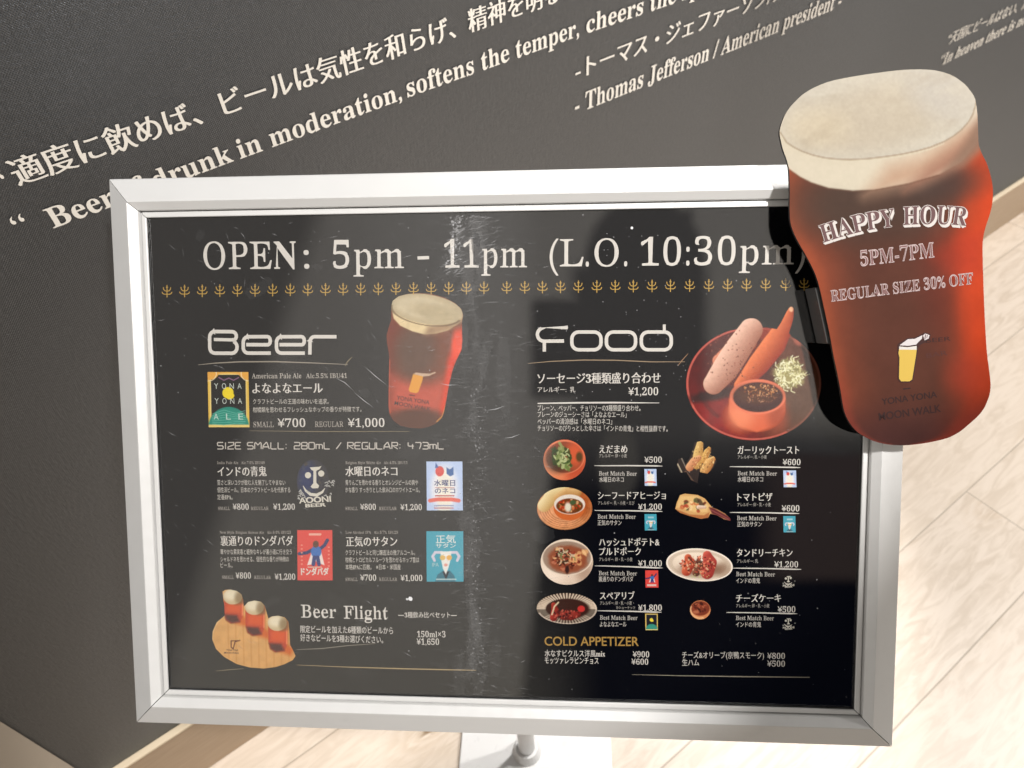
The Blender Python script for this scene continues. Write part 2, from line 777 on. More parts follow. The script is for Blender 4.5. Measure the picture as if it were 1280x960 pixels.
def fnoise(x, y, scale, seed, octv=3):
    s = 0
    a = 1
    t = 0
    for i in range(octv):
        s = s + a * vnoise(x, y, scale / 2 ** i, seed + i)
        t += a
        a *= 0.55
    return s / t - 0.5


def inpoly(X, Y, poly):
    P = np.asarray(poly, float)
    c = np.zeros(X.shape, bool)
    x0, y0 = P[-1]
    for x1, y1 in P:
        if y0 != y1:
            m_ = ((y0 > Y) != (y1 > Y)) & (X < (x1 - x0) * (Y - y0) / (y1 - y0) + x0)
            c ^= m_
        x0, y0 = x1, y1
    return c


def segdist(X, Y, pts, closed=False):
    d = np.full(X.shape, 1e9)
    tpar = np.zeros(X.shape)
    P = np.asarray(pts, float)
    n = len(P)
    rng = range(n if closed else n - 1)
    for i in rng:
        a, b = P[i], P[(i + 1) % n]
        e = b - a
        l2 = max(e @ e, 1e-9)
        t = np.clip(((X - a[0]) * e[0] + (Y - a[1]) * e[1]) / l2, 0, 1)
        q = np.hypot(X - a[0] - t * e[0], Y - a[1] - t * e[1])
        mk = q < d
        d = np.where(mk, q, d)
        tpar = np.where(mk, (i + t) / max(len(rng), 1), tpar)
    return d, tpar


def ss(v, a, b):
    t = np.clip((v - a) / (b - a), 0, 1)
    return t * t * (3 - 2 * t)


class Paint:
    def __init__(self, outline, step=1.0):
        self.outline = [tuple(p) for p in outline]
        O = np.array(self.outline, float)
        # boundary resampled
        bd = []
        n = len(O)
        for i in range(n):
            a, b = O[i], O[(i + 1) % n]
            k = max(1, int(round(np.hypot(*(b - a)) / (step * 1.2))))
            for j in range(k):
                bd.append(a + (b - a) * j / k)
        bd = np.array(bd)
        xs = np.arange(O[:, 0].min(), O[:, 0].max() + step, step)
        ys = np.arange(O[:, 1].min(), O[:, 1].max() + step, step)
        gx, gy = np.meshgrid(xs, ys)
        gx[1::2] += step * 0.5
        gx, gy = gx.ravel(), gy.ravel()
        k = inpoly(gx, gy, O)
        gx, gy = gx[k], gy[k]
        # keep clear of the boundary
        cell = {}
        for q in bd:
            cell.setdefault((int(q[0] // step), int(q[1] // step)), []).append(q)
        keep = []
        for i in range(len(gx)):
            cx, cy = int(gx[i] // step), int(gy[i] // step)
            ok = True
            for ax in (-1, 0, 1):
                for ay in (-1, 0, 1):
                    for q in cell.get((cx + ax, cy + ay), ()):
                        if (q[0] - gx[i]) ** 2 + (q[1] - gy[i]) ** 2 < (0.5 * step) ** 2:
                            ok = False
            if ok:
                keep.append(i)
        pts = np.vstack([bd, np.stack([gx[keep], gy[keep]], 1)])
        nb = len(bd)
        c = pts.mean(0)
        res = delaunay_2d_cdt([Vector(p - c) for p in pts], [(i, (i + 1) % nb) for i in range(nb)], [], 1, 1e-7)
        self.P = np.array([v[:] for v in res[0]]) + c
        self.faces = [tuple(f) for f in res[2]]
        self.X, self.Y = self.P[:, 0], self.P[:, 1]
        self.C = np.zeros((len(self.P), 3))

    def fill(self, rgb):
        self.C[:] = rgb
        return self

    def mixm(self, m_, rgb):
        m_ = np.clip(m_, 0, 1)[:, None]
        self.C = self.C * (1 - m_) + np.asarray(rgb, float) * m_
        return self

    def ell(self, cx, cy, rx, ry, rgb, soft=0.08, alpha=1.0, ang=0.0, rag=0.0, seed=1):
        a = math.radians(ang)
        x, y = self.X - cx, self.Y - cy
        u = (x * math.cos(a) + y * math.sin(a)) / rx
        v = (-x * math.sin(a) + y * math.cos(a)) / ry
        r = np.hypot(u, v)
        if rag:
            r = r + rag * fnoise(self.X, self.Y, max(rx, ry) * 0.35, seed)
        return self.mixm(alpha * (1 - ss(r, 1 - soft, 1 + soft)), rgb)

    def ring(self, cx, cy, rx, ry, w, rgb, alpha=1.0, ang=0.0, a0=None, a1=None):
        a = math.radians(ang)
        x, y = self.X - cx, self.Y - cy
        u = (x * math.cos(a) + y * math.sin(a)) / rx
        v = (-x * math.sin(a) + y * math.cos(a)) / ry
        d = np.abs(np.hypot(u, v) - 1) * min(rx, ry)
        m_ = alpha * (1 - ss(d, w * 0.3, w * 0.8))
        if a0 is not None:
            th = np.degrees(np.arctan2(v, u)) % 360
            m_ = m_ * (((th - a0) % 360) < ((a1 - a0) % 360))
        return self.mixm(m_, rgb)

    def line(self, pts, w, rgb, alpha=1.0, soft=0.6, closed=False):
        d, t = segdist(self.X, self.Y, pts, closed)
        return self.mixm(alpha * (1 - ss(d, w * 0.5 * (1 - soft * 0.5), w * 0.5 * (1 + soft * 0.5) + 0.2)), rgb)

    def poly(self, pts, rgb, alpha=1.0, soft=0.7):
        ins = inpoly(self.X, self.Y, pts)
        d, t = segdist(self.X, self.Y, pts, True)
        sd = np.where(ins, d, -d)
        return self.mixm(alpha * ss(sd, -soft, soft), rgb)

    def limb(self, pts, w, dark, light, tilt=(-0.5, -0.6)):
        """a rounded sausage-like body with a lit side"""
        P = np.asarray(pts, float)
        d, t = segdist(self.X, self.Y, P)
        wv = np.interp(t, np.linspace(0, 1, len(w)), w) * 0.5
        m_ = 1 - ss(d, wv - 0.6, wv + 0.6)
        cx = np.interp(t, np.linspace(0, 1, len(P)), P[:, 0])
        cy = np.interp(t, np.linspace(0, 1, len(P)), P[:, 1])
        s = ((self.X - cx) * tilt[0] + (self.Y - cy) * tilt[1]) / np.maximum(wv, 1)
        k = np.clip(0.5 + 0.62 * s, 0, 1)[:, None]
        c = np.asarray(dark, float) * (1 - k) + np.asarray(light, float) * k
        m_ = m_[:, None]
        self.C = self.C * (1 - m_) + c * m_
        return self

    def speck(self, n, cx, cy, rx, ry, cols, r0, r1, seed=1, alpha=0.9):
        rr = random.Random(seed)
        for i in range(n):
            a = rr.uniform(0, 6.283)
            q = math.sqrt(rr.random())
            self.ell(cx + rx * q * math.cos(a), cy + ry * q * math.sin(a), rr.uniform(r0, r1), rr.uniform(r0, r1) * 0.7,
                     rr.choice(cols), 0.35, alpha, rr.uniform(0, 180))
        return self

    def strands(self, n, cx, cy, rx, ry, cols, l0, l1, w, seed=1, alpha=0.9):
        rr = random.Random(seed)
        for i in range(n):
            a = rr.uniform(0, 6.283)
            q = math.sqrt(rr.random())
            x, y = cx + rx * q * math.cos(a), cy + ry * q * math.sin(a)
            t = rr.uniform(0, 6.283)
            l = rr.uniform(l0, l1)
            b = rr.uniform(-1, 1)
            self.line([(x, y), (x + l * math.cos(t), y + l * math.sin(t)), (x + 1.8 * l * math.cos(t + b), y + 1.8 * l * math.sin(t + b))],
                      w, rr.choice(cols), alpha)
        return self

    def grain(self, amp, scale, seed=1):
        n = fnoise(self.X, self.Y, scale, seed)[:, None]
        self.C = self.C * (1 + amp * 2 * n)
        return self

    def build(self, name, plane, z, parent, label=None, k=1.0, veil=0.0):
        L = plane.locs(self.P)
        c = s2l(np.clip(self.C, 0, 255)) - veil
        c = np.clip(c, 0.004, 1) * k
        f = self.faces
        # faces towards the viewer
        a, b, d = L[f[0][0]], L[f[0][1]], L[f[0][2]]
        if (b - a)[0] * (d - a)[1] - (b - a)[1] * (d - a)[0] < 0:
            f = [q[::-1] for q in f]
        o = mesh(name, plane.world(L, z), f, M_PRINT, parent, cols=c)
        if label:
            o['label'] = label
        return o


def ellpts(cx, cy, rx, ry, ang=0, n=48):
    a = math.radians(ang)
    return [(cx + rx * math.cos(t) * math.cos(a) - ry * math.sin(t) * math.sin(a),
             cy + rx * math.cos(t) * math.sin(a) + ry * math.sin(t) * math.cos(a)) for t in np.linspace(0, 2 * math.pi, n, endpoint=False)]



# ================================================================== the setting
# floor of pale oak planks, running along the wall
WD = np.array([0.777, 0.629, 0.0])
WD /= np.linalg.norm(WD)
WN = np.array([WD[1], -WD[0], 0.0])          # out of the wall, towards the viewer
UP = np.array([0, 0, 1.0])
fl0 = hit(1130, 685, np.zeros(3), UP)         # a point on a plank seam
joint = hit(1212, 617, np.zeros(3), UP)       # an end joint on that seam


def floor_mat():
    mm, nt, p = mat('oak_plank', rough=0.38, spec=0.35)
    ang = math.atan2(WD[1], WD[0])
    c = objc(nt)
    # u along the planks, v across
    u = nt.dot(c, tuple(WD))
    v = nt.dot(c, tuple(-WN))
    PWID = 0.205
    PLEN = 1.21
    u0 = float(joint @ WD)
    v0 = float(fl0 @ -WN)
    vv = nt.math('DIVIDE', nt.math('SUBTRACT', v, v0), PWID)
    row = nt.math('FLOOR', vv)
    fv = nt.math('SUBTRACT', vv, row)
    uo = nt.math('ADD', nt.math('DIVIDE', nt.math('SUBTRACT', u, u0), PLEN), nt.math('MULTIPLY', row, 0.37))
    uo = nt.math('ADD', uo, 0.37)
    cl = nt.math('FLOOR', uo)
    fu = nt.math('SUBTRACT', uo, cl)
    idn = nt.node('ShaderNodeCombineXYZ')
    nt.put(idn.inputs[0], nt.math('MULTIPLY', row, 3.17))
    nt.put(idn.inputs[1], nt.math('MULTIPLY', cl, 7.31))
    wn_ = nt.node('ShaderNodeTexWhiteNoise')
    nt.put(wn_.inputs['Vector'], idn.outputs[0])
    rnd = wn_.outputs['Value']
    gv = nt.node('ShaderNodeCombineXYZ')
    nt.put(gv.inputs[0], nt.math('ADD', nt.math('MULTIPLY', u, 1.0), nt.math('MULTIPLY', rnd, 11.0)))
    nt.put(gv.inputs[1], nt.math('MULTIPLY', v, 5.0))
    nt.put(gv.inputs[2], nt.math('MULTIPLY', rnd, 5.0))
    g1 = noise(nt, gv.outputs[0], 9.0, 5, 0.6, 1.3)
    gv2 = nt.node('ShaderNodeCombineXYZ')
    nt.put(gv2.inputs[0], nt.math('ADD', nt.math('MULTIPLY', u, 2.0), nt.math('MULTIPLY', rnd, 23.0)))
    nt.put(gv2.inputs[1], nt.math('MULTIPLY', v, 60.0))
    g2 = noise(nt, gv2.outputs[0], 3.0, 3, 0.6, 0.4)
    # cathedral figure and knots
    kv = nt.node('ShaderNodeCombineXYZ')
    nt.put(kv.inputs[0], nt.math('ADD', nt.math('MULTIPLY', u, 3.2), nt.math('MULTIPLY', rnd, 9.0)))
    nt.put(kv.inputs[1], nt.math('MULTIPLY', v, 6.5))
    vo = nt.node('ShaderNodeTexVoronoi')
    vo.inputs['Scale'].default_value = 0.85
    nt.put(vo.inputs['Vector'], kv.outputs[0])
    kd = vo.outputs['Distance']
    knot = nt.step(kd, 0.02, 0.085, 1.0, 0.0)
    halo = nt.step(kd, 0.05, 0.36, 1.0, 0.0)
    ringn = nt.math('SINE', nt.math('MULTIPLY', nt.math('ADD', kd, nt.math('MULTIPLY', g1, 0.25)), 75.0))
    ringn = nt.math('MULTIPLY', nt.math('MULTIPLY', nt.math('ADD', nt.math('MULTIPLY', ringn, 0.5), 0.5), halo), 0.35)
    light = (0.645, 0.56, 0.475, 1)
    dark = (0.53, 0.445, 0.36, 1)
    base = nt.mix(nt.step(g1, 0.38, 0.68), light, dark)
    base = nt.mix(nt.math('MULTIPLY', nt.step(g2, 0.5, 0.8), 0.35), base, dark)
    base = nt.mix(nt.math('MULTIPLY', rnd, 0.35), base, (0.68, 0.59, 0.49, 1))
    base = nt.mix(ringn, base, (0.46, 0.34, 0.22, 1))
    base = nt.mix(nt.math('MULTIPLY', knot, nt.step(g1, 0.42, 0.58)), base, (0.23, 0.155, 0.09, 1))
    # seams
    dv = nt.math('MULTIPLY', nt.math('MINIMUM', fv, nt.math('SUBTRACT', 1.0, fv)), PWID)
    du = nt.math('MULTIPLY', nt.math('MINIMUM', fu, nt.math('SUBTRACT', 1.0, fu)), PLEN)
    seam = nt.step(nt.math('MINIMUM', dv, du), 0.0006, 0.0022, 1.0, 0.0)
    base = nt.mix(nt.math('MULTIPLY', seam, 0.55), base, (0.20, 0.16, 0.115, 1))
    nt.t.links.new(base, p.inputs['Base Color'])
    h = nt.math('SUBTRACT', nt.math('MULTIPLY', g2, 0.15), seam)
    bump(nt, p, h, 0.25, 0.002)
    return mm


fv_ = [(-7, -7, 0), (7, -7, 0), (7, 7, 0), (-7, 7, 0)]
floor = mesh('floor', fv_, [(0, 1, 2, 3)], floor_mat())
tag(floor, 'pale oak plank floor', kind='structure')

# dark wall with woven vinyl paper
bp = hit(262, 960, np.zeros(3), UP)           # foot of the skirting
WALL0 = bp - WN * 0.012


def wall_mat():
    mm, nt, p = mat('woven_wallpaper', rough=0.6, spec=0.05)
    c = objc(nt)
    u = nt.dot(c, tuple(WD))
    z = nt.dot(c, (0, 0, 1))
    cv = nt.node('ShaderNodeCombineXYZ')
    nt.put(cv.inputs[0], u)
    nt.put(cv.inputs[1], z)
    wob = noise(nt, cv.outputs[0], 60, 2)
    k = 2 * math.pi / 0.0024
    a = nt.math('SINE', nt.math('ADD', nt.math('MULTIPLY', u, k), nt.math('MULTIPLY', wob, 5.0)))
    b = nt.math('SINE', nt.math('ADD', nt.math('MULTIPLY', z, k), nt.math('MULTIPLY', wob, 7.0)))
    weave = nt.math('MULTIPLY', a, b)
    sv = nt.node('ShaderNodeCombineXYZ')
    nt.put(sv.inputs[0], nt.math('MULTIPLY', u, 0.35))
    nt.put(sv.inputs[1], z)
    thread = noise(nt, sv.outputs[0], 430, 2, 0.6)
    sv2 = nt.node('ShaderNodeCombineXYZ')
    nt.put(sv2.inputs[0], u)
    nt.put(sv2.inputs[1], nt.math('MULTIPLY', z, 0.3))
    thread2 = noise(nt, sv2.outputs[0], 330, 2, 0.6)
    h = nt.math('ADD', nt.math('ADD', nt.math('MULTIPLY', weave, 0.3), thread), thread2)
    base = nt.mix(nt.step(h, 0.65, 1.4), (0.004, 0.004, 0.004, 1), (0.024, 0.023, 0.022, 1))
    nt.t.links.new(base, p.inputs['Base Color'])
    bump(nt, p, h, 0.42, 0.0009)
    # the satin threads of the vinyl give it a sheen
    g = nt.node('ShaderNodeBsdfGlossy')
    g.inputs['Roughness'].default_value = 0.33
    g.inputs['Color'].default_value = (0.86, 0.92, 1.0, 1)
    nt.t.links.new(p.inputs['Normal'].links[0].from_socket, g.inputs['Normal'])
    ms = nt.node('ShaderNodeMixShader')
    ms.inputs[0].default_value = 0.19
    nt.t.links.new(p.outputs[0], ms.inputs[1])
    nt.t.links.new(g.outputs[0], ms.inputs[2])
    nt.t.links.new(ms.outputs[0], nt.t.nodes['Material Output'].inputs['Surface'])
    return mm


M_WALL = wall_mat()
corner = hit(0, 897, WALL0, WN)
corner[2] = 0.0
WLEN = 6.0
v, f = box_vf(corner - WN * 0.10 - WD * 2.5, WD, WN, UP, WLEN + 2.5, 0.10, 2.7)
wall = mesh('wall', v, f, M_WALL, origin=tuple(corner))
tag(wall, 'dark charcoal wall with woven paper and slanting white quotation lettering', 'wall')

# skirting board of the wall
top_sk = hit(200, 933, bp, WN)[2]
M_SKIRT, nt, p = mat('skirting_oak', (0.36, 0.27, 0.185), 0.5)
g = noise(nt, mapping(nt, objc(nt), (3, 3, 60)), 6, 4)
nt.t.links.new(nt.mix(g, (0.30, 0.215, 0.14, 1), (0.44, 0.335, 0.235, 1)), p.inputs['Base Color'])
v, f = box_vf(corner + WD * 0.004, WD, WN, UP, WLEN - 0.01, 0.012, top_sk)
sk = mesh('skirting_board', v, f, M_SKIRT, wall)
bevel(sk, 0.003, 2)
M_SKTOP, nt, p = mat('skirting_cap', (0.62, 0.52, 0.38), 0.4)
v, f = box_vf(corner + WD * 0.004 + UP * (top_sk + 0.0005), WD, WN, UP, WLEN - 0.01, 0.013, 0.006)
bevel(mesh('skirting_cap', v, f, M_SKTOP, sk), 0.002, 2)

# lettering on the wall
WP = Plane(WALL0 + WN * 0.0, WD, UP, WN)
WHITE = (236, 230, 220)
b = Block(WP, 0.0012)
b.text('適度に飲めば、ビールは気性を和らげ、精神を明るく', 25, 233, 716, -3, 36, 'wallj', WHITE, 4)
b.text('“', 4, 244, 17, 239.6, 32, 'bold', WHITE, 4)
b.build('wall_lettering', wall, 'white Japanese line reaching the top of the photograph')
b = Block(WP, 0.0012)
b.text('“', 26, 297, 42, 291, 30, 'bold', WHITE, 4)
b.text('Beer if drunk', 66.6, 284.7, 292, 200.5, 27, 'walle', WHITE, 4)
b.text('in moderation,', 300, 198, 502, 124, 25, 'walle', WHITE, 4)
b.text('softens the temper,', 509, 121, 723, 44.5, 24, 'walle', WHITE, 4)
b.text('cheers the spirit', 732, 41.5, 905, -18, 22, 'walle', WHITE, 4)
b.build('wall_lettering', wall, 'white English line beginning Beer, passing behind the frame')
b = Block(WP, 0.0012)
b.text('-トーマス・ジェファーソン/アメリカ', 719, 101, 1024, -19, 25, 'wallj', WHITE, 4)
b.build('wall_lettering', wall, 'smaller white Japanese name line')
b = Block(WP, 0.0012)
b.text('- Thomas Jefferson / American president -', 718, 142.5, 1049, 8.5, 22, 'walle', WHITE, 4)
b.build('wall_lettering', wall, 'smaller white English name line')
b = Block(WP, 0.0012)
b.text('“天国にビールはない、だからここで', 1181, 57.5, 1322, -9, 13, 'wallj', WHITE, 3)
b.build('wall_lettering', wall, 'small far white Japanese line at the upper right')
b = Block(WP, 0.0012)
b.text('“In heaven there is no beer, that’s', 1172, 83.5, 1330, 4, 12, 'walle', WHITE, 3)
b.build('wall_lettering', wall, 'small far white English line at the upper right')

# pale low panel closing the wall's left end
M_PANEL, nt, p = mat('beige_laminate', (0.33, 0.275, 0.215), 0.5)
bump(nt, p, noise(nt, objc(nt), 180, 3), 0.05, 0.001)
v, f = box_vf(corner - WD * 0.0425 + WN * 0.001, WD, WN, UP, 0.04, 0.55, 0.48)
pp = mesh('partition_panel', v, f, M_PANEL, origin=tuple(corner))
bevel(pp, 0.0015, 2)
tag(pp, 'plain beige partition panel in the lower left corner beside the dark wall', 'partition')

# ================================================================== the menu stand
plx0, plx1 = hit(574, 960, np.zeros(3), UP)[0], hit(765, 960, np.zeros(3), UP)[0]
PLY = 0.055
stand = empty('menu_stand', ((plx0 + plx1) / 2, PLY, 0))
tag(stand, 'silver floor stand with a tilted white metal snap frame on a thin pole', 'menu stand')


def alu_mat(name, base, rough, metal, smudge=0.5):
    mm, nt, p = mat(name, base, rough, metal)
    c = objc(nt)
    n1 = noise(nt, mapping(nt, c, (1, 1, 1)), 35, 3)
    sm_ = nt.step(noise(nt, c, 11, 5, 0.65), 0.56, 0.74)
    nt.t.links.new(nt.mix(nt.math('MULTIPLY', sm_, smudge), nt.mix(n1, tuple(q * 0.96 for q in base) + (1,), base + (1,)), tuple(q * 0.86 for q in base) + (1,)), p.inputs['Base Color'])
    br = noise(nt, mapping(nt, c, (6, 900, 900)), 1.0, 2)
    bump(nt, p, br, 0.04, 0.0004)
    r = nt.step(noise(nt, c, 90, 3), 0.3, 0.7, rough - 0.05, rough + 0.06)
    nt.t.links.new(r, p.inputs['Roughness'])
    return mm


M_ALU = alu_mat('satin_white_aluminium', (0.78, 0.777, 0.768), 0.40, 0.15)
M_STEEL = alu_mat('painted_steel', (0.66, 0.66, 0.66), 0.5, 0.1, 0.0)
M_BACK, _, _ = mat('dark_backing', (0.03, 0.03, 0.03), 0.6)

HW, HH = 0.321, 0.234
# profile of a rail: distance inwards from the outer edge, height towards the viewer
PROF = [(0.0012, -0.016), (0.0, -0.015), (0.0, 0.0002), (0.0009, 0.0016), (0.0200, 0.0112), (0.0208, 0.0114), (0.0266, 0.0068),
        (0.0269, 0.0060), (0.0269, -0.0070), (0.0288, -0.0070), (0.0288, 0.0042), (0.0292, 0.0046), (0.0318, 0.0046),
        (0.0323, 0.0042), (0.0323, 0.0028), (0.0275, 0.0026), (0.0268, -0.016)]


def rail(side):
    vs, fs = [], []
    n = len(PROF)
    gap = 0.00042
    for e in (0, 1):
        for w_, z in PROF:
            if side in ('top', 'bottom'):
                x = (HW - w_ - gap) * (1 if e else -1)
                y = (HH - w_) * (1 if side == 'top' else -1)
            else:
                x = (HW - w_) * (1 if side == 'right' else -1)
                y = (HH - w_ - gap) * (1 if e else -1)
            vs.append(PC + PX * x + PY * y + PN * z)
    flip = side in ('bottom', 'right')
    for i in range(n):
        j = (i + 1) % n
        q = (i, j, n + j, n + i)
        fs.append(q if flip else q[::-1])
    fs.append(tuple(range(n)) if not flip else tuple(range(n))[::-1])
    fs.append(tuple(range(n, 2 * n))[::-1] if not flip else tuple(range(n, 2 * n)))
    o = mesh('frame_rail', vs, fs, M_ALU, stand)
    import bmesh
    bm = bmesh.new()
    bm.from_mesh(o.data)
    bmesh.ops.recalc_face_normals(bm, faces=bm.faces)
    bm.to_mesh(o.data)
    bm.free()
    return o


for s_ in ('top', 'bottom', 'left', 'right'):
    rail(s_)

v, f = box_vf(PC - PX * (HW - 0.006) - PY * (HH - 0.006) - PN * 0.0145, PX, PY, PN, 2 * HW - 0.012, 2 * HH - 0.012, 0.011)
mesh('back_panel', v, f, M_BACK, stand)

# dark strip standing in for the shade in the groove between the rails and the inner lip
gv, gf = [], []
for zz in (-0.0068, 0.0016):
    for wi in (0.0270, 0.0287):
        for sx, sy in ((-1, -1), (1, -1), (1, 1), (-1, 1)):
            gv.append(PC + PX * sx * (HW - wi) + PY * sy * (HH - wi) + PN * zz)
for i in range(4):
    j = (i + 1) % 4
    gf += [(8 + i, 8 + j, 12 + j, 12 + i), (i, j, 8 + j, 8 + i), (4 + j, 4 + i, 12 + i, 12 + j), (j, i, 4 + i, 4 + j)]
mesh('groove_shade_strip', gv, gf, M_BACK, stand)

# pole, head bracket and base plate
pole_top_z = PC[2] - 0.03
pp_ = ray(659, 940)
tt = (PLY - CAM[1]) / pp_[1]
POLX = (CAM + pp_ * tt)[0]


def tube(p0, p1, r0, r1=None, n=24, cap=True):
    p0, p1 = np.asarray(p0, float), np.asarray(p1, float)
    r1 = r0 if r1 is None else r1
    d = p1 - p0
    d = d / np.linalg.norm(d)
    a = np.cross(d, [1, 0, 0] if abs(d[0]) < 0.9 else [0, 1, 0])
    a /= np.linalg.norm(a)
    b_ = np.cross(d, a)
    vs = []
    for p, r in ((p0, r0), (p1, r1)):
        for i in range(n):
            t = 2 * math.pi * i / n
            vs.append(p + r * (a * math.cos(t) + b_ * math.sin(t)))
    fs = [(i, (i + 1) % n, n + (i + 1) % n, n + i) for i in range(n)]
    if cap:
        fs += [tuple(range(n))[::-1], tuple(range(n, 2 * n))]
    return vs, fs


# the back of the panel above the foot: distance behind
yb = PLY
zb = PC[2] + (yb - PC[1]) * (PN[1] / -PN[2]) * -1 if False else None
sback = -0.016
# point on the panel's back where the vertical pole meets it
# (P - PC).PN = sback with x = POLX, y = PLY
zmeet = PC[2] + (sback - (PLY - PC[1]) * PN[1]) / PN[2]
v, f = tube((POLX, PLY, 0.008), (POLX, PLY, zmeet - 0.05), 0.0145, n=28)
po = mesh('pole', v, f, M_STEEL, stand, smooth=False)
for q in po.data.polygons:
    q.use_smooth = len(q.vertices) == 4
v, f = tube((POLX, PLY, 0.0085), (POLX, PLY, 0.030), 0.026, 0.020)
mesh('pole_collar', v, f, M_STEEL, stand)
cc = np.array([POLX, PLY, zmeet])
v, f = box_vf(cc - PX * 0.05 - PY * 0.05 - PN * 0.012, PX, PY, PN, 0.1, 0.1, 0.0115)
hb = mesh('head_bracket', v, f, M_STEEL, stand)
bevel(hb, 0.002)
v, f = tube((POLX, PLY, zmeet - 0.055), (POLX, PLY, zmeet - 0.004), 0.018)
mesh('socket', v, f, M_STEEL, hb)
v, f = box_vf((plx0, PLY - 0.16, 0.002), (1, 0, 0), (0, 1, 0), UP, plx1 - plx0, 0.30, 0.006)
bpz = mesh('base_plate', v, f, alu_mat('powder_coated_plate', (0.72, 0.72, 0.715), 0.32, 0.0, 0.0), stand)
bevel(bpz, 0.0025, 3)

# clear acrylic cover with wear
M_COVER = bpy.data.materials.new('clear_acrylic')
M_COVER.use_nodes = True
t_ = M_COVER.node_tree
for n in list(t_.nodes):
    t_.nodes.remove(n)
nt = NT(t_)
lw = nt.node('ShaderNodeLayerWeight')
lw.inputs['Blend'].default_value = 0.5
fac = nt.math('ADD', 0.088, nt.math('MULTIPLY', nt.math('POWER', lw.outputs['Facing'], 4.0), 0.6))
tr = nt.node('ShaderNodeBsdfTransparent')
gl = nt.node('ShaderNodeBsdfGlossy')
gl.inputs['Roughness'].default_value = 0.022
oc = objc(nt)
bmp = nt.node('ShaderNodeBump')
bmp.inputs['Strength'].default_value = 0.05
bmp.inputs['Distance'].default_value = 0.0006
nt.put(bmp.inputs['Height'], noise(nt, oc, 14, 2))
t_.links.new(bmp.outputs[0], gl.inputs['Normal'])
ms = nt.node('ShaderNodeMixShader')
nt.put(ms.inputs[0], fac)
t_.links.new(tr.outputs[0], ms.inputs[1])
t_.links.new(gl.outputs[0], ms.inputs[2])
ou = nt.node('ShaderNodeOutputMaterial')
t_.links.new(ms.outputs[0], ou.inputs[0])
CW, CH = HW - 0.0292, HH - 0.0292
v, f = box_vf(PC - PX * CW - PY * CH + PN * 0.0010, PX, PY, PN, 2 * CW, 2 * CH, 0.0012)
cover = mesh('cover_sheet', v, f, M_COVER, stand)

# scratches and dust on the cover; glints near the mirrored light painted pale
M_SCR = bpy.data.materials.new('scuffed_acrylic')
M_SCR.use_nodes = True
t_ = M_SCR.node_tree
for n in list(t_.nodes):
    t_.nodes.remove(n)
nt = NT(t_)
tr = nt.node('ShaderNodeBsdfTransparent')
df = nt.node('ShaderNodeBsdfDiffuse')
df.inputs['Color'].default_value = (0.9, 0.9, 0.92, 1)
at = nt.node('ShaderNodeAttribute', attribute_name='Col')
sep = nt.node('ShaderNodeSeparateColor')
t_.links.new(at.outputs['Color'], sep.inputs[0])
ms = nt.node('ShaderNodeMixShader')
nt.put(ms.inputs[0], sep.outputs[0])
t_.links.new(tr.outputs[0], ms.inputs[1])
t_.links.new(df.outputs[0], ms.inputs[2])
ou = nt.node('ShaderNodeOutputMaterial')
t_.links.new(ms.outputs[0], ou.inputs[0])
COVP = PANEL.at(0.0024)
vs, fs, cs = [], [], []
rr = random.Random(11)
PXM = 0.642 / 1005.0                          # one photo pixel on the panel, metres


def sliver(px, py, ang, ln, wd, a):
    c = COVP.loc(px, py)
    d = np.array([math.cos(ang), math.sin(ang)])
    nn = np.array([-d[1], d[0]])
    ln *= PXM
    wd *= PXM
    if abs(c[0]) > CW - 0.006 or abs(c[1]) > CH - 0.006:
        return
    bend = rr.uniform(-0.08, 0.08) * ln
    L = [c - d * ln / 2, c + nn * (wd / 2 + bend), c + d * ln / 2, c + nn * (-wd / 2 + bend)]
    k = len(vs)
    vs.extend(list(COVP.world(np.array(L), 0.0 + 0.0000004 * (len(fs) % 97))))
    fs.append((k, k + 3, k + 2, k + 1))
    cs.extend([(a, a, a)] * 4)


def dot(px, py, r, a):
    c = COVP.loc(px, py)
    if abs(c[0]) > CW - 0.006 or abs(c[1]) > CH - 0.006:
        return
    k = len(vs)
    n = 6
    L = [c + r * PXM * np.array([math.cos(6.283 * i / n), math.sin(6.283 * i / n)]) * (1 + 0.3 * rr.random()) for i in range(n)]
    vs.extend(list(COVP.world(np.array(L), 0.00004)))
    fs.append(tuple(range(k, k + n)))
    cs.extend([(a, a, a)] * n)


cx0, cy0 = 575, 420                            # pale marks stand for scratches glinting round the mirrored light
for i in range(900):                          # fine horizontal scratches, dense and paler where they glint
    px = rr.gauss(608, 46)
    py = rr.uniform(262, 876)
    if rr.random() < 0.3:
        px = rr.gauss(594 if py > 560 else 577, 12)
    sliver(px, py, math.radians(rr.gauss(3, 9)), abs(rr.gauss(10, 12)) + 2, rr.uniform(0.2, 0.5), rr.uniform(0.04, 0.2) * math.exp(-((px - 600) / 85) ** 2))
for i in range(260):                           # curling sweep by the header
    py = rr.uniform(262, 345)
    px = 563 + (345 - py) * 0.12 + rr.gauss(0, 5)
    if rr.random() < 0.5:
        px += rr.uniform(8, 55)
    sliver(px, py, math.radians(rr.gauss(25, 10)), rr.uniform(3, 13), rr.uniform(0.3, 0.8), rr.uniform(0.08, 0.32))
for i in range(200):                           # vertical cloudy streak below
    py = rr.uniform(470, 870)
    px = 596 + 10 * math.sin(py / 60.0) * 0.4 + rr.gauss(0, 6) + (py - 700) * -0.01
    dot(px, py, rr.uniform(0.3, 1.0), rr.uniform(0.06, 0.24))
for i in range(90):
    py = rr.uniform(262, 330)
    dot(566 + rr.gauss(0, 4) + (330 - py) * 0.1, py, rr.uniform(0.5, 1.4), rr.uniform(0.1, 0.35))
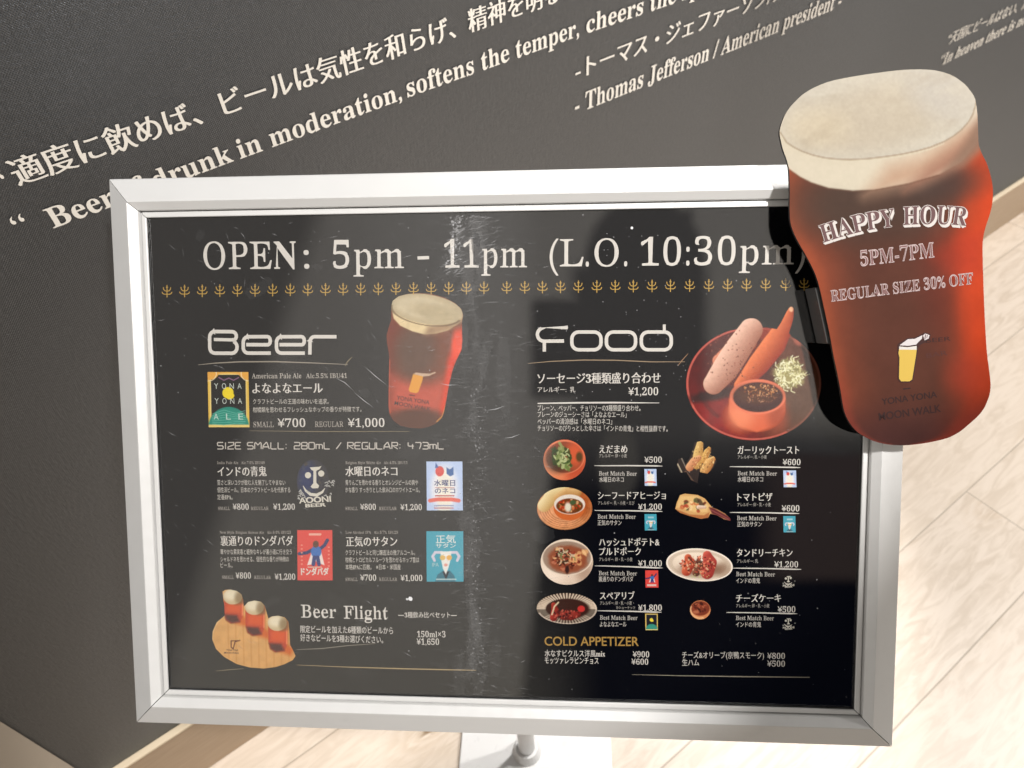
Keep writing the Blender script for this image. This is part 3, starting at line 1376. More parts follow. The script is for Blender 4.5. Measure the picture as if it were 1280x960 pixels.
for i in range(240):                           # scattered scratches over the beer side
    px, py = rr.uniform(200, 700), rr.uniform(270, 870)
    sliver(px, py, math.radians(rr.gauss(-28 if px < 480 else 0, 25)), rr.uniform(3, 14), rr.uniform(0.3, 0.9), rr.uniform(0.05, 0.24))
for q in ((470, 470, -40, 40), (455, 500, -38, 34), (430, 480, -35, 30), (620, 510, 14, 26), (560, 480, -6, 22), (640, 545, 15, 24)):
    sliver(q[0], q[1], math.radians(q[2]), q[3], 0.9, 0.4)
for i in range(260):                           # dust
    px, py = rr.uniform(185, 1065), rr.uniform(268, 878)
    dot(px, py, rr.choice((0.3, 0.35, 0.4, 0.5, 0.7)), rr.uniform(0.1, 0.4))
for i in range(60):
    px, py = rr.uniform(670, 860), rr.uniform(290, 500)
    dot(px, py, rr.uniform(0.3, 0.6), rr.uniform(0.2, 0.45))


def smear(px, py, rx, ry, a, tilt=0.0):
    c = COVP.loc(px, py)
    k = len(vs)
    n = 14
    L = []
    for i in range(n):
        t = 6.283 * i / n
        q = np.array([rx * math.cos(t), ry * math.sin(t)]) * (1 + 0.25 * rr.uniform(-1, 1)) * PXM
        L.append(c + np.array([q[0] * math.cos(tilt) - q[1] * math.sin(tilt), q[0] * math.sin(tilt) + q[1] * math.cos(tilt)]))
    L = np.clip(np.array(L), [-CW + 0.006, -CH + 0.006], [CW - 0.006, CH - 0.006])
    vs.extend(list(COVP.world(L, 0.00006 + 0.0000011 * (len(fs) % 211))))
    fs.append(tuple(range(k, k + n)))
    cs.extend([(a, a, a)] * n)


for i in range(46):                            # cloudy wiping marks
    py = rr.uniform(270, 865)
    smear(590 + rr.gauss(0, 14), py, rr.uniform(3, 12), rr.uniform(12, 60), rr.uniform(0.006, 0.016), rr.gauss(0, 0.1))
for i in range(26):
    smear(rr.uniform(210, 700), rr.uniform(280, 860), rr.uniform(5, 22), rr.uniform(4, 14), rr.uniform(0.004, 0.011), rr.uniform(0, 3))
dot(513, 748.5, 2.6, 0.8)
dot(509, 749, 1.6, 0.6)
dot(790, 285, 1.6, 0.8)
mesh('scratch_and_glint_marks', vs, fs, M_SCR, cover, cols=cs)
#=====PART3=====
# ================================================================== the printed menu sheet
PAP = PANEL                                    # print lies on the panel plane
M_PAPER, nt, p = mat('black_poster_paper', (0.0028, 0.0029, 0.0042), 0.6, 0, 0.0)
v, f = box_vf(PC - PX * CW - PY * CH - PN * 0.0028, PX, PY, PN, 2 * CW, 2 * CH, 0.0026)
poster = mesh('menu_poster', v, f, M_PAPER, origin=tuple(PC))
tag(poster, 'black printed beer and food menu sheet behind the scratched clear cover', 'menu')
ZT = 0.00030                                   # lettering sheet height
ZP = 0.00010                                   # pictures
CR = (236, 230, 222)
GOLD = (205, 165, 75)
PALE = (205, 198, 188)

b = Block(PAP, ZT)
b.text('OPEN', 255, 336.5, 371, 335.8, 33, 'serif', CR, 6)
b.text(':', 380.5, 335.5, 387, 335.3, 33, 'serifb', CR, 5)
b.text('5pm', 416.5, 335.5, 505, 335, 33, 'serif', CR, 6)
b.stroke([(522, 322.5), (536.5, 322)], 4, CR)
b.text('11pm', 555.6, 334.5, 658.7, 334, 33, 'serif', CR, 6)
b.text('(L.O.', 687, 333, 784, 332.3, 33, 'serif', CR, 6)
b.text('10:30pm)', 801, 332, 1006, 330, 33, 'serif', CR, 6)
b.build('opening_hours_lettering', poster)

b = Block(PAP, ZT)
xs = [209 + 22 * i for i in range(19)] + [633.5, 656, 678, 700.6, 723, 746, 769, 791.6, 815, 838, 862, 886, 909.5, 933, 957, 982, 1005]
for i, x in enumerate(xs):
    y = 364.2 - (x - 209) / (1005 - 209) * 8.6
    b.stroke([(x, y - 8), (x, y + 7.6)], 1.15, GOLD)
    b.stroke([(x - 4.6, y - 5.2), (x - 4.2, y - 2.4), (x - 2.4, y - 0.6), (x, y - 0.2), (x + 2.4, y - 0.6), (x + 4.2, y - 2.4), (x + 4.6, y - 5.2)], 1.0, GOLD, dz=0.00002)
    b.stroke([(x - 6.2, y + 0.6), (x - 5.4, y + 2.6), (x - 3.6, y + 3.6), (x + 3.6, y + 3.6), (x + 5.4, y + 2.6), (x + 6.2, y + 0.6)], 1.0, GOLD, dz=0.00003)
    b.stroke([(x - 1.4, y - 5.2), (x + 1.4, y - 5.2)], 1.0, GOLD, dz=0.00004)
b.build('trident_border', poster)

b = Block(PAP, ZT)                             # Beer
w = 4.3
k = 0.00002
b.stroke(arcp(290, 423.5, 6.2, -60, 80, 5, 5.2) + [(291, 427.6)] and ([(267.5, 424.3), (290.5, 424.8)]), w * 0.9, CR)
b.stroke([(290, 424.6)] + arcp(290.2, 420.2, 5.5, 60, -90, 6, 5.6)[0:] + [(268.5, 414.4)] + arcp(268.5, 421.4, 6.2, -90, -180, 5, 7)
         + [(262.3, 433)] + arcp(269, 434.5, 6.6, 180, 90, 5, 7) + [(289, 441.6)] + arcp(290, 434, 6.6, 90, -70, 7, 7.6), w, CR, dz=k)
for x0, x1 in ((302.5, 339.5), (344.0, 382)):
    b.stroke([(x0 + 5.5, 430.8), (x1 - 4.2, 430.9)] + arcp(x1 - 5, 426, 3.6, 60, -90, 5, 5.2) + [(x0 + 8, 420.9)] + arcp(x0 + 8, 427.5, 6.2, -90, -180, 5, 6.6)
             + [(x0 + 1.8, 434)] + arcp(x0 + 8, 435, 6.2, 180, 90, 5, 6.4) + [(x1 - 0.8, 441.4)], w, CR, dz=k)
b.stroke([(387.5, 443.2), (387.7, 427)] + arcp(393.7, 427, 6, 180, 270, 5, 6.2) + [(420.8, 420.9)], w, CR, dz=2 * k)
b.build('beer_heading_lettering', poster)

b = Block(PAP, ZT)                             # Food
b.stroke([(709.8, 408.6), (701, 410)], 3.4, CR)
b.stroke([(709.5, 409.6), (679, 409.8)] + arcp(680, 418, 8.2, -95, -180, 5, 8.2) + arcp(680, 418.5, 8.2, 180, 90, 5, 8) + [(705, 426.2)], w, CR, dz=k)
b.stroke([(680.4, 426), (680.4, 439.5)], 4.2, CR, dz=2 * k)
for x0, x1 in ((712.8, 753.2), (756, 796.4), (799.6, 841)):
    b.stroke(rrect(x0 + 2, x1 - 2, 415, 437.2, 8.5), w, CR, True, dz=k)
b.stroke([(830.3, 405.5), (830.3, 414.5)], 3.6, CR, dz=2 * k)
b.build('food_heading_lettering', poster)

# hand-drawn rules
THIN = (150, 135, 105)
b = Block(PAP, ZT)
b.stroke([(248, 456), (270, 453.8), (300, 452.2), (345, 452.0), (390, 453.6), (435, 455.6)], [0.5, 1.2, 1.5, 1.5, 1.2, 0.6], (165, 155, 140))
b.build('hand_drawn_rule', poster)
b = Block(PAP, ZT)
b.stroke([(431.5, 457.5), (434.5, 452), (440.5, 446)], [0.6, 1.1, 0.6], THIN)
b.build('hand_drawn_rule', poster)
b = Block(PAP, ZT)
b.stroke([(660, 454.3), (690, 451.6), (730, 450), (770, 450.3), (815, 452.3), (856, 452.2)], [0.5, 1.0, 1.2, 1.2, 1.0, 0.6], (175, 150, 120))
b.build('hand_drawn_rule', poster)
b = Block(PAP, ZT)
b.stroke([(847.5, 457), (852, 451), (860, 442)], [0.6, 1.1, 0.6], (170, 130, 95))
b.build('hand_drawn_rule', poster)
b = Block(PAP, ZT)
b.stroke([(312, 538.4), (400, 539.4), (512, 539.2)], [0.4, 0.8, 0.5], THIN)
b.build('hand_drawn_rule', poster)
b = Block(PAP, ZT)
b.stroke([(371, 811.8), (402, 810.5), (435, 806.8), (470, 804.2)], [0.5, 1.0, 0.9, 0.4], (150, 142, 128))
b.build('hand_drawn_rule', poster)
b = Block(PAP, ZT)
b.stroke([(270, 838.6), (288, 836.8), (305, 835.6)], [0.4, 0.9, 0.4], THIN)
b.build('hand_drawn_rule', poster)
b = Block(PAP, ZT)
b.stroke([(371, 831), (430, 833.5), (500, 835.6), (560, 837), (595, 837.6)], [0.4, 0.9, 1.4, 1.3, 0.7], (190, 165, 120))
b.build('hand_drawn_rule', poster)
b = Block(PAP, ZT)
b.stroke([(790, 843), (850, 844.4), (930, 845.6), (1012, 846.4)], [0.3, 0.8, 1.3, 0.9], (190, 180, 160))
b.build('hand_drawn_rule', poster)
b = Block(PAP, ZT)
b.stroke([(672, 504.2), (720, 503.4), (770, 503.2), (824, 503.6)], [1.3, 2.0, 2.1, 0.7], CR)
b.build('hand_drawn_rule', poster)

# deco letters for the size line
DECO = {
    'S': [[(7, 0), (1, 0), (0, 1), (0, 3), (1, 4), (6, 4), (7, 5), (7, 7), (6, 8), (0, 8)]],
    'I': [[(1, 0), (1, 8)]],
    'Z': [[(0, 0), (7, 0), (7, 3), (0, 5.5), (0, 8), (7, 8)]],
    'E': [[(7, 0), (1, 0), (0, 1), (0, 7), (1, 8), (7, 8)], [(0, 4), (6, 4)]],
    'M': [[(0, 8), (0, 1), (1, 0), (4, 3), (7, 0), (8, 1), (8, 8)]],
    'A': [[(0, 8), (0.5, 4), (4, 0), (5, 0), (8, 8)], [(1, 5.4), (7, 5.4)]],
    'L': [[(0, 0), (0, 7), (1, 8), (7, 8)]],
    ':': [[(0.5, 2.2), (1.4, 2.6)], [(0.5, 6.6), (1.4, 7)]],
    '2': [[(0, 0), (6, 0), (7, 1), (7, 3), (6, 4), (1, 4), (0, 5), (0, 8), (7, 8)]],
    '8': [[(1, 0), (6, 0), (7, 1), (7, 3), (6, 4), (1, 4), (0, 5), (0, 7), (1, 8), (6, 8), (7, 7), (7, 5), (6, 4)], [(1, 0), (0, 1), (0, 3), (1, 4)]],
    '0': [[(1, 0), (6, 0), (7, 1), (7, 7), (6, 8), (1, 8), (0, 7), (0, 1), (1, 0)]],
    'm': [[(0, 8), (0, 2.5), (6.5, 2.5), (8, 3.5), (8, 8)], [(4, 2.5), (4, 8)]],
    'R': [[(0, 8), (0, 0), (6, 0), (7, 1), (7, 3), (6, 4), (1, 4), (7, 8)]],
    'G': [[(7, 0), (1, 0), (0, 1), (0, 7), (1, 8), (7, 8), (7, 4.5), (4, 4.5)]],
    'U': [[(0, 0), (0, 7), (1, 8), (6, 8), (7, 7), (7, 0)]],
    '4': [[(0, 0), (0, 3.5), (1, 4.5), (7, 4.5)], [(5.5, 2), (5.5, 8)]],
    '7': [[(0, 0), (6, 0), (7, 1), (6.5, 4), (5, 8)]],
    '3': [[(0, 0), (6, 0), (7, 1), (7, 3), (6, 4), (1.5, 4)], [(6, 4), (7, 5), (7, 7), (6, 8), (0, 8)]],
    '/': [[(0, 8), (6, 0)]],
}
WID = {'I': 2.2, ':': 3, ' ': 4.2, 'M': 8, 'A': 8, 'm': 8, '/': 6}
b = Block(PAP, ZT)
txt = 'SIZE SMALL: 280mL / REGULAR: 473mL'
tot = sum(WID.get(c, 7) + 1.9 for c in txt)
sc_ = (556.5 - 272) / tot
x = 272.0
for c in txt:
    if c in DECO:
        for i, st in enumerate(DECO[c]):
            b.stroke([(x + q[0] * sc_, 553 + 1.02 * q[1]) for q in st], 1.25, (214, 206, 196), dz=0.00002 * i)
    x += (WID.get(c, 7) + 1.9) * sc_
b.build('size_lettering', poster)

SM = (186, 178, 168)


def beer_entry(tiny, title, lines, prices, label):
    b = Block(PAP, ZT)
    if tiny:
        b.text(*tiny, 3.4, 'tiny', SM, 1)
    b.text(*title[:5], title[5], 'jpb', CR, 3)
    for ln in lines:
        b.text(*ln, 6.2, 'jpt', (222, 216, 206), 2)
    for s_, x0, y0, x1, y1, h in prices:
        b.text(s_, x0, y0, x1, y1, h, 'serifb' if s_[0] == '¥' else 'tiny', CR if s_[0] == '¥' else SM, 2)
    return b.build('beer_entry', poster, label)


e_yona = beer_entry(None, ('よなよなエール', 316, 492, 403.5, 491.6, 12.5),
                    [('クラフトビールの王道の味わいを追求。', 316.5, 505.2, 411, 505),
                     ('柑橘類を思わせるフレッシュなホップの香りが特徴です。', 316.5, 515.6, 452, 514.6)],
                    [('SMALL', 317, 533.9, 342.6, 533.8, 6.5), ('¥700', 347.5, 533.8, 382, 533.6, 10),
                     ('REGULAR', 393.8, 533.6, 429.6, 533.4, 6.5), ('¥1,000', 435.2, 533.6, 480.8, 533.4, 10)],
                    'pale ale entry with the largest prices')
b = Block(PAP, ZT)
b.text('American Pale Ale', 315.3, 472.9, 377, 472.7, 6, 'wide', (200, 192, 182), 2)
b.text('Alc.5.5% IBU41', 383, 472.7, 434, 472.4, 5.6, 'wide', (200, 192, 182), 2)
b.build('style_lettering', e_yona)
e_aooni = beer_entry(('India Pale Ale   Alc.7.0% IBU49', 271.5, 580, 331, 580), ('インドの青鬼', 272.5, 595.4, 333.4, 595.2, 11.5),
                     [('苦さと深いコクが飲む人を魅了してやまない', 272, 606.4, 357, 606.4), ('個性派ビール。日本のクラフトビールを代表する', 272, 615.6, 363, 615.6), ('定番IPA。', 272, 624.6, 291, 624.6)],
                     [('SMALL', 273, 637.4, 287.7, 637.4, 4), ('¥800', 291.3, 637, 311.2, 637, 7), ('REGULAR', 313.8, 637.4, 336, 637.4, 4), ('¥1,200', 341.9, 637, 368.8, 637, 7)],
                     'India pale ale entry')
e_neko = beer_entry(('Belgian Style White Ale   Alc.4.5% IBU11', 432, 580, 509.6, 580), ('水曜日のネコ', 432.2, 595.2, 496.8, 595, 11.5),
                    [('青りんごを思わせる香りとオレンジピールの爽や', 432, 606.4, 522.7, 606.4), ('かな香り すっきりとした飲み口のホワイトエール。', 432, 615.6, 525, 615.6)],
                    [('SMALL', 432, 637.5, 447.5, 637.5, 4), ('¥800', 450.6, 637.2, 470, 637.2, 7), ('REGULAR', 473.8, 637.5, 496, 637.5, 4), ('¥1,200', 500.8, 637.5, 527.4, 637.5, 7)],
                    'white ale entry')
e_donda = beer_entry(('New Style Belgian Saison Ale   Alc.6.0% IBU23', 275, 667, 363.8, 667), ('裏通りのドンダバダ', 276.3, 682.2, 366.8, 682, 11.5),
                     [('華やかな果実香と軽快なキレが裏小道に行き交う', 276, 693, 365, 693), ('シャルドネを思わせる、個性的な香りが特徴の', 276, 702.2, 361.4, 702.2), ('ビール。', 276, 709.6, 291, 709.6)],
                     [('SMALL', 278, 723.4, 292.5, 723.4, 4), ('¥800', 295, 723, 314, 723, 7), ('REGULAR', 318, 723.6, 338.8, 723.6, 4), ('¥1,200', 343.8, 724.4, 369.4, 724.4, 7)],
                     'saison entry')
e_satan = beer_entry(('Low Alcohol IPA   Alc.0.7% IBU29', 432, 667, 497.5, 667), ('正気のサタン', 433, 683, 496.8, 682.8, 11.5),
                     [('クラフトビールと同じ醸造法の微アルコール。', 432, 694, 519, 694), ('柑橘とトロピカルフルーツを思わせるホップ香は', 432, 703, 524, 703), ('本格IPAに匹敵。  ※日本・米国産', 432, 712, 501, 712)],
                     [('SMALL', 432, 726, 447.5, 726, 4), ('¥700', 450.6, 725.6, 470.4, 725.6, 7), ('REGULAR', 474, 726, 496.7, 726, 4), ('¥1,000', 501, 726, 528, 726, 7)],
                     'low alcohol entry')

b = Block(PAP, ZT)
b.text('Beer', 376.5, 771.6, 420.5, 772.4, 15.5, 'wide', CR, 4)
b.text('Flight', 430, 773, 485.5, 774, 15.5, 'wide', CR, 4)
b.text('3種飲み比べセット', 506, 772.2, 563, 772.2, 7, 'jp', CR, 2)
b.stroke([(497.8, 769), (505, 769)], 0.9, CR)
b.stroke([(564, 769.2), (571, 769.2)], 0.9, CR)
b.text('限定ビールを加えた6種類のビールから', 375.8, 790.6, 491.5, 792.6, 8.3, 'jp', CR, 2)
b.text('好きなビールを3種お選びください。', 375.8, 801.3, 479, 804, 8.3, 'jp', CR, 2)
b.text('150ml×3', 521.6, 796.2, 557, 796.4, 7.2, 'serifb', CR, 3)
b.text('¥1,650', 521, 805.6, 549, 805.8, 7.2, 'serifb', CR, 3)
e_flight = b.build('beer_flight_entry', poster)

# ------------------------------------------------------------------ food entries
ALG = (196, 190, 182)


def food_entry(title, tinyl, price, rule, bmb, beer, label, title2=None, tiny2=None):
    b = Block(PAP, ZT)
    b.text(*title[:5], title[5], 'jpb', CR, 3)
    if title2:
        b.text(*title2[:5], title2[5], 'jpb', CR, 3)
    b.text(*tinyl, 4.4, 'jpt', ALG, 2)
    if tiny2:
        b.text(*tiny2, 3.8, 'jpt', ALG, 1)
    b.text(*price, 7.0, 'serifb', CR, 3)
    x0, y0, x1, y1 = rule
    xm = (x0 + x1) / 2
    b.stroke([(x0, y0), (x0 + 12, y0 + 0.1), (xm, (y0 + y1) / 2 - 0.2), (x1 - 8, y1), (x1, y1 + 0.2)], [0.6, 1.2, 1.5, 1.7, 0.6], CR)
    b.text('Best Match Beer', *bmb, 5.2, 'wide', (214, 208, 200), 2)
    b.text(*beer, 6.2, 'jp', (224, 218, 210), 1)
    return b.build('food_entry', poster, label)


b = Block(PAP, ZT)
b.text('ソーセージ3種類盛り合わせ', 672, 479.8, 825.5, 479.2, 12.6, 'jpb', CR, 3)
b.text('アレルギー:  乳', 672, 490.4, 719, 490.4, 6.4, 'jp', CR, 2)
b.text('¥1,200', 785.4, 494, 822.6, 493.8, 9, 'serifb', CR, 4)
b.text('プレーン、ペッパー、チョリソーの3種類盛り合わせ。', 672, 513.6, 800.5, 513.8, 7, 'jp', (222, 216, 208), 1)
b.text('プレーンのジューシーさは「よなよなエール」', 672, 521.6, 783, 522, 7, 'jp', (222, 216, 208), 1)
b.text('ペッパーの清涼感は「水曜日のネコ」', 672, 530.4, 765, 530.6, 7, 'jp', (222, 216, 208), 1)
b.text('チョリソーのぴりっとした辛さは「インドの青鬼」と相性抜群です。', 672, 538.8, 834.5, 539.6, 7, 'jp', (222, 216, 208), 1)
e_saus = b.build('food_entry', poster, 'sausage platter entry, the largest of the food entries')

e_eda = food_entry(('えだまめ', 749.3, 566.6, 784, 566.4, 9.6), ('アレルギー: 卵・小麦', 749, 572, 783.6, 572), ('¥500', 805.6, 578.4, 827.2, 578.2),
                   (743, 582, 828, 582.3), (748.6, 594.3, 796, 594.6), ('水曜日のネコ', 749, 602.6, 779.6, 602.6), 'edamame entry')
e_ajil = food_entry(('シーフードアヒージョ', 747.5, 624.4, 832, 624.2, 9.6), ('アレルギー: 乳・小麦・えび', 747.5, 631, 793, 631), ('¥1,200', 797.8, 637.2, 827.2, 637),
                    (744, 638, 828, 639), (747, 648.2, 794.6, 648.4), ('正気のサタン', 747, 656.6, 777, 656.6), 'seafood entry')
e_hash = food_entry(('ハッシュドポテト&', 749, 682.6, 824.2, 682.4, 9.4), ('アレルギー: 卵・乳・小麦', 749, 701.4, 790.6, 701.4), ('¥1,000', 797.8, 707.8, 827.2, 707.8),
                    (743.5, 707.2, 828, 709.6), (748.4, 718.8, 796.2, 719.2), ('裏通りのドンダバダ', 748.4, 727, 791.6, 727), 'hashed potato entry',
                    title2=('プルドポーク', 749, 694.4, 801, 694.2, 9.4))
e_ribs = food_entry(('スペアリブ', 750, 749.6, 793.2, 749.4, 9.4), ('アレルギー: 卵・乳・小麦・', 750, 756, 792.2, 756), ('¥1,800', 797.8, 763.2, 827.2, 763.2),
                    (746.5, 763.3, 827, 764.9), (749.8, 774.4, 796.8, 774.8), ('よなよなエール', 749.8, 783.4, 783, 783.4), 'spare rib entry',
                    tiny2=('カシューナッツ', 770, 761.4, 794, 761.4))
e_toast = food_entry(('ガーリックトースト', 922, 567.8, 998.6, 567.6, 9.8), ('アレルギー: 乳・小麦', 922, 573.6, 958.4, 573.6), ('¥600', 978.2, 581.2, 1000.4, 581.2),
                     (912, 583.2, 1000.4, 584.2), (921.8, 594, 971, 594.4), ('水曜日のネコ', 922, 602.4, 953.6, 602.4), 'garlic toast entry')
e_pizza = food_entry(('トマトピザ', 921.7, 626.4, 965.2, 626.2, 9.6), ('アレルギー: 卵・乳・小麦', 921.7, 633, 963.4, 633), ('¥600', 977, 639, 999, 639),
                     (912, 640.4, 999, 641.6), (921, 650, 970.6, 650.4), ('正気のサタン', 921.4, 658.4, 952, 658.4), 'pizza entry')
e_tand = food_entry(('タンドリーチキン', 921, 696, 990.4, 695.8, 9.6), ('アレルギー: 乳', 921, 703.6, 947.6, 703.6), ('¥1,200', 967.8, 709, 997.4, 709),
                    (915.5, 710, 1001.5, 711.4), (920, 720, 968.6, 720.4), ('インドの青鬼', 920, 729, 949.8, 729), 'tandoori chicken entry')
e_cake = food_entry(('チーズケーキ', 920, 752.8, 976, 752.6, 9.6), ('アレルギー: 卵・乳・小麦', 920, 759.4, 961.6, 759.4), ('¥500', 972, 765.2, 994, 765.2),
                    (908, 765.4, 996.6, 766.8), (919.7, 774.8, 967.2, 775.2), ('インドの青鬼', 919.7, 783.8, 951.2, 783.8), 'cheesecake entry')

b = Block(PAP, ZT)
b.text('COLD APPETIZER', 681, 806.6, 798.2, 807.2, 10.6, 'sansb', (190, 150, 78), 4)
b.text('水なすピクルス洋風mix', 681, 820.6, 756.4, 821.2, 8.0, 'jp', CR, 2)
b.text('モッツァレラピンチョス', 681, 829.4, 748.2, 830, 8.0, 'jp', CR, 2)
b.text('¥900', 791, 821.2, 811.4, 821.4, 6.8, 'serifb', CR, 3)
b.text('¥600', 789.4, 830.4, 810.2, 830.6, 6.8, 'serifb', CR, 3)
b.build('appetizer_entry', poster)
b = Block(PAP, ZT)
b.text('チーズ&オリーブ(京鴨スモーク)', 852.7, 822.8, 954.7, 823.4, 8.0, 'jp', CR, 2)
b.text('生ハム', 852.7, 832, 873.8, 832.2, 8.0, 'jp', CR, 2)
b.text('¥800', 959, 823.2, 981, 823.4, 6.8, 'serifb', CR, 3)
b.text('¥500', 959, 832.8, 981, 833, 6.8, 'serifb', CR, 3)
b.build('appetizer_entry', poster)
#=====PART4=====
# ------------------------------------------------------------------ printed pictures
# a pint of red beer
gl_out = [(489, 383), (491, 376), (498, 370.5), (509, 367.4), (524, 366.3), (540, 367.5), (556, 372), (569, 379), (576.5, 386), (579, 394), (577.5, 402),
          (577.5, 412), (578, 425), (577, 437), (571, 449), (566, 462), (561.5, 480), (558, 500), (555, 515), (552, 523), (545, 529.5), (536, 533.5), (526, 535.6),
          (512, 534.6), (500, 531.8), (492, 526), (487, 518), (485.6, 508), (486, 480), (486.6, 450), (486, 440), (483.6, 428), (483.2, 419), (486, 409), (489, 400)]
P = Paint(gl_out, 0.8)
P.fill((124, 74, 56))
P.poly([(480, 395), (505, 405), (500, 440), (496, 470), (500, 535), (480, 535)], (122, 58, 44), 1, 14)
P.poly([(488, 470), (540, 480), (560, 470), (556, 512), (540, 520), (488, 512)], (200, 92, 74), 0.9, 12)
P.poly([(578, 408), (580, 440), (569, 456), (560, 490), (556, 515), (549, 520), (556, 480), (560, 450), (566, 432)], (226, 70, 44), 1, 5)
P.ell(572, 430, 7, 18, (238, 84, 56), 0.5)
P.ell(520, 440, 26, 34, (102, 76, 64), 0.5)
P.ell(521, 524, 34, 13, (96, 62, 50), 0.4)
P.line([(487, 450), (486.5, 500), (488, 516)], 1.6, (190, 90, 66), 0.7)
P.line([(558, 505), (553, 520), (546, 527)], 1.4, (214, 150, 78), 0.8)
P.poly([(489, 382), (492, 398), (500, 407), (515, 414), (530, 418), (545, 417), (560, 413), (577, 402), (579, 394), (540, 405)], (226, 204, 160), 1, 1)
P.poly([(535, 408), (579, 396), (577, 404), (560, 413), (545, 418), (530, 419)], (150, 118, 92), 0.75, 5)
P.ell(533.5, 386.5, 45.5, 18.5, (190, 174, 142), 0.03, ang=9)
P.ell(528, 384.5, 36, 13, (204, 190, 160), 0.25, ang=9)
P.ell(540, 389, 26, 9, (178, 162, 130), 0.5, 0.7, ang=9)
P.ring(533, 389, 44.5, 17.5, 1.3, (120, 100, 76), 0.8, 9, 15, 185)
P.grain(0.05, 6, 3)
lg = [(516.5, 467.5), (529, 470), (528, 476), (523, 490), (520, 491.5), (512.5, 490), (510.8, 487)]
P.poly(lg, (226, 160, 70), 1, 0.6)
P.poly([(516.5, 467.5), (520, 465.6), (528, 466.6), (538, 467), (544, 464.6), (545, 466), (536, 470), (529, 470.6)], (214, 186, 160), 0.9, 0.6)
for y in (493.6,):
    P.line([(512, y), (518, y + 1)], 1, (84, 40, 34))
pic = P.build('beer_photo', PAP, ZP, e_yona, 'photograph of a pint of red beer', veil=0.025)
b = Block(PAP, ZT)
b.text('YONA YONA', 496, 499.5, 536.5, 505.5, 5, 'sansb', (70, 34, 30), 2)
b.text('MOON WALK', 493, 506, 538, 514, 5, 'sansb', (70, 34, 30), 2)
b.build('glass_lettering', pic)

# sausage platter
plate_o = [q for q in ellpts(942, 479.5, 84.5, 71, 0, 72)]
top_o = [(918, 412.5), (922, 405), (928, 400.5), (936, 398), (945, 397.8), (952, 400), (957, 404.5), (960, 409.6), (971, 411.5), (976.5, 403), (981, 394), (984.5, 387), (987, 383.4), (990.6, 383), (992.6, 386),
         (992.4, 394), (990, 404), (986, 416.5)]
plate_o = [q for q in plate_o if not (q[1] < 425 and 916 < q[0] < 987)]
k_ = [i for i in range(len(plate_o)) if plate_o[i][0] <= 916 and plate_o[i][1] < 440 and plate_o[(i + 1) % len(plate_o)][0] >= 987][0]
P = Paint(plate_o[:k_ + 1] + top_o + plate_o[k_ + 1:], 0.85)
P.fill((104, 46, 38))
P.ell(905, 520, 60, 44, (146, 50, 40), 0.8, 0.9)
P.ell(900, 450, 44, 40, (92, 44, 40), 0.7, 0.9)
P.ell(1000, 500, 50, 60, (104, 84, 72), 0.8, 0.85)
P.ell(990, 425, 40, 24, (104, 70, 60), 0.7, 0.8)
P.grain(0.10, 7, 5)
P.ring(942, 479.5, 82.8, 69.4, 2.0, (214, 112, 100), 0.85, 0, 60, 300)
P.ring(942, 479.5, 82.8, 69.4, 1.6, (150, 96, 84), 0.7, 0, 300, 60)
P.ring(944, 478, 70, 57, 4, (88, 38, 36), 0.45, 0, 130, 260)
P.ell(893, 493, 34, 7, (56, 26, 26), 0.5, 0.8, ang=-12)
P.limb([(899, 451), (912, 441), (935, 428)], [17, 21, 22], (150, 74, 56), (232, 150, 120))
P.ell(961, 418, 13, 9, (150, 62, 52), 0.3, 0.8)
P.poly([(905, 495), (960, 440), (975, 470), (935, 500)], (80, 50, 46), 0.7, 7)
P.limb([(926, 482), (948, 456), (968, 430), (981, 407), (989, 388)], [16, 25, 27, 23, 8], (150, 58, 40), (240, 140, 92))
P.ell(989, 386.5, 2.6, 3.4, (238, 180, 140), 0.3)
P.poly([(900, 300), (1010, 300), (1010, 407), (960, 409), (918, 412)], (52, 44, 42), 1, 0.5)
P.limb([(926, 482), (948, 456), (968, 430), (981, 407), (989, 388)], [17, 27, 29, 21, 8], (150, 58, 40), (240, 140, 92))
P.ell(989, 386.5, 2.6, 3.4, (238, 180, 140), 0.3)
P.limb([(892, 480), (906, 462), (922, 437), (939, 412)], [26, 33, 33, 29], (160, 104, 86), (246, 206, 184))
P.grain(0.05, 3, 8)
P.speck(70, 914, 446, 30, 36, [(110, 68, 58), (160, 104, 92)], 0.7, 1.3, 4, 0.8)
P.ell(1000, 425, 8, 7, (178, 98, 82), 0.3, 0.8)
# shredded kraut
P.ell(986, 468, 19, 18, (176, 168, 116), 0.25, 0.85, rag=0.6, seed=4)
P.strands(150, 986, 467, 18, 18, [(232, 228, 184), (206, 200, 146), (240, 238, 206), (160, 150, 98), (130, 124, 84)], 2, 5, 1.1, 5)
# sauce cup
P.ell(946, 512, 36, 28, (178, 84, 60), 0.03)
P.poly([(911, 498), (982, 498), (981, 515), (970, 532), (946, 540), (922, 532), (912, 515)], (220, 112, 80), 1, 1.5)
P.ell(925, 520, 16, 17, (240, 148, 110), 0.7, 0.8)
P.ell(972, 520, 12, 20, (166, 82, 62), 0.7, 0.8)
P.ell(947, 496, 35, 22, (232, 128, 98), 0.03)
P.ell(947.5, 496.5, 31, 18.6, (74, 46, 40), 0.04)
P.ell(947, 493, 28, 13, (92, 62, 52), 0.4)
P.speck(120, 950, 488, 22, 8, [(190, 130, 84), (140, 84, 52), (214, 164, 120), (86, 48, 36)], 0.7, 1.8, 6)
P.speck(40, 952, 499, 20, 6, [(150, 96, 70), (190, 140, 110)], 0.6, 1.2, 7)
P.build('food_photo', PAP, ZP, e_saus, 'photograph of three sausages on a red plate', veil=0.03)

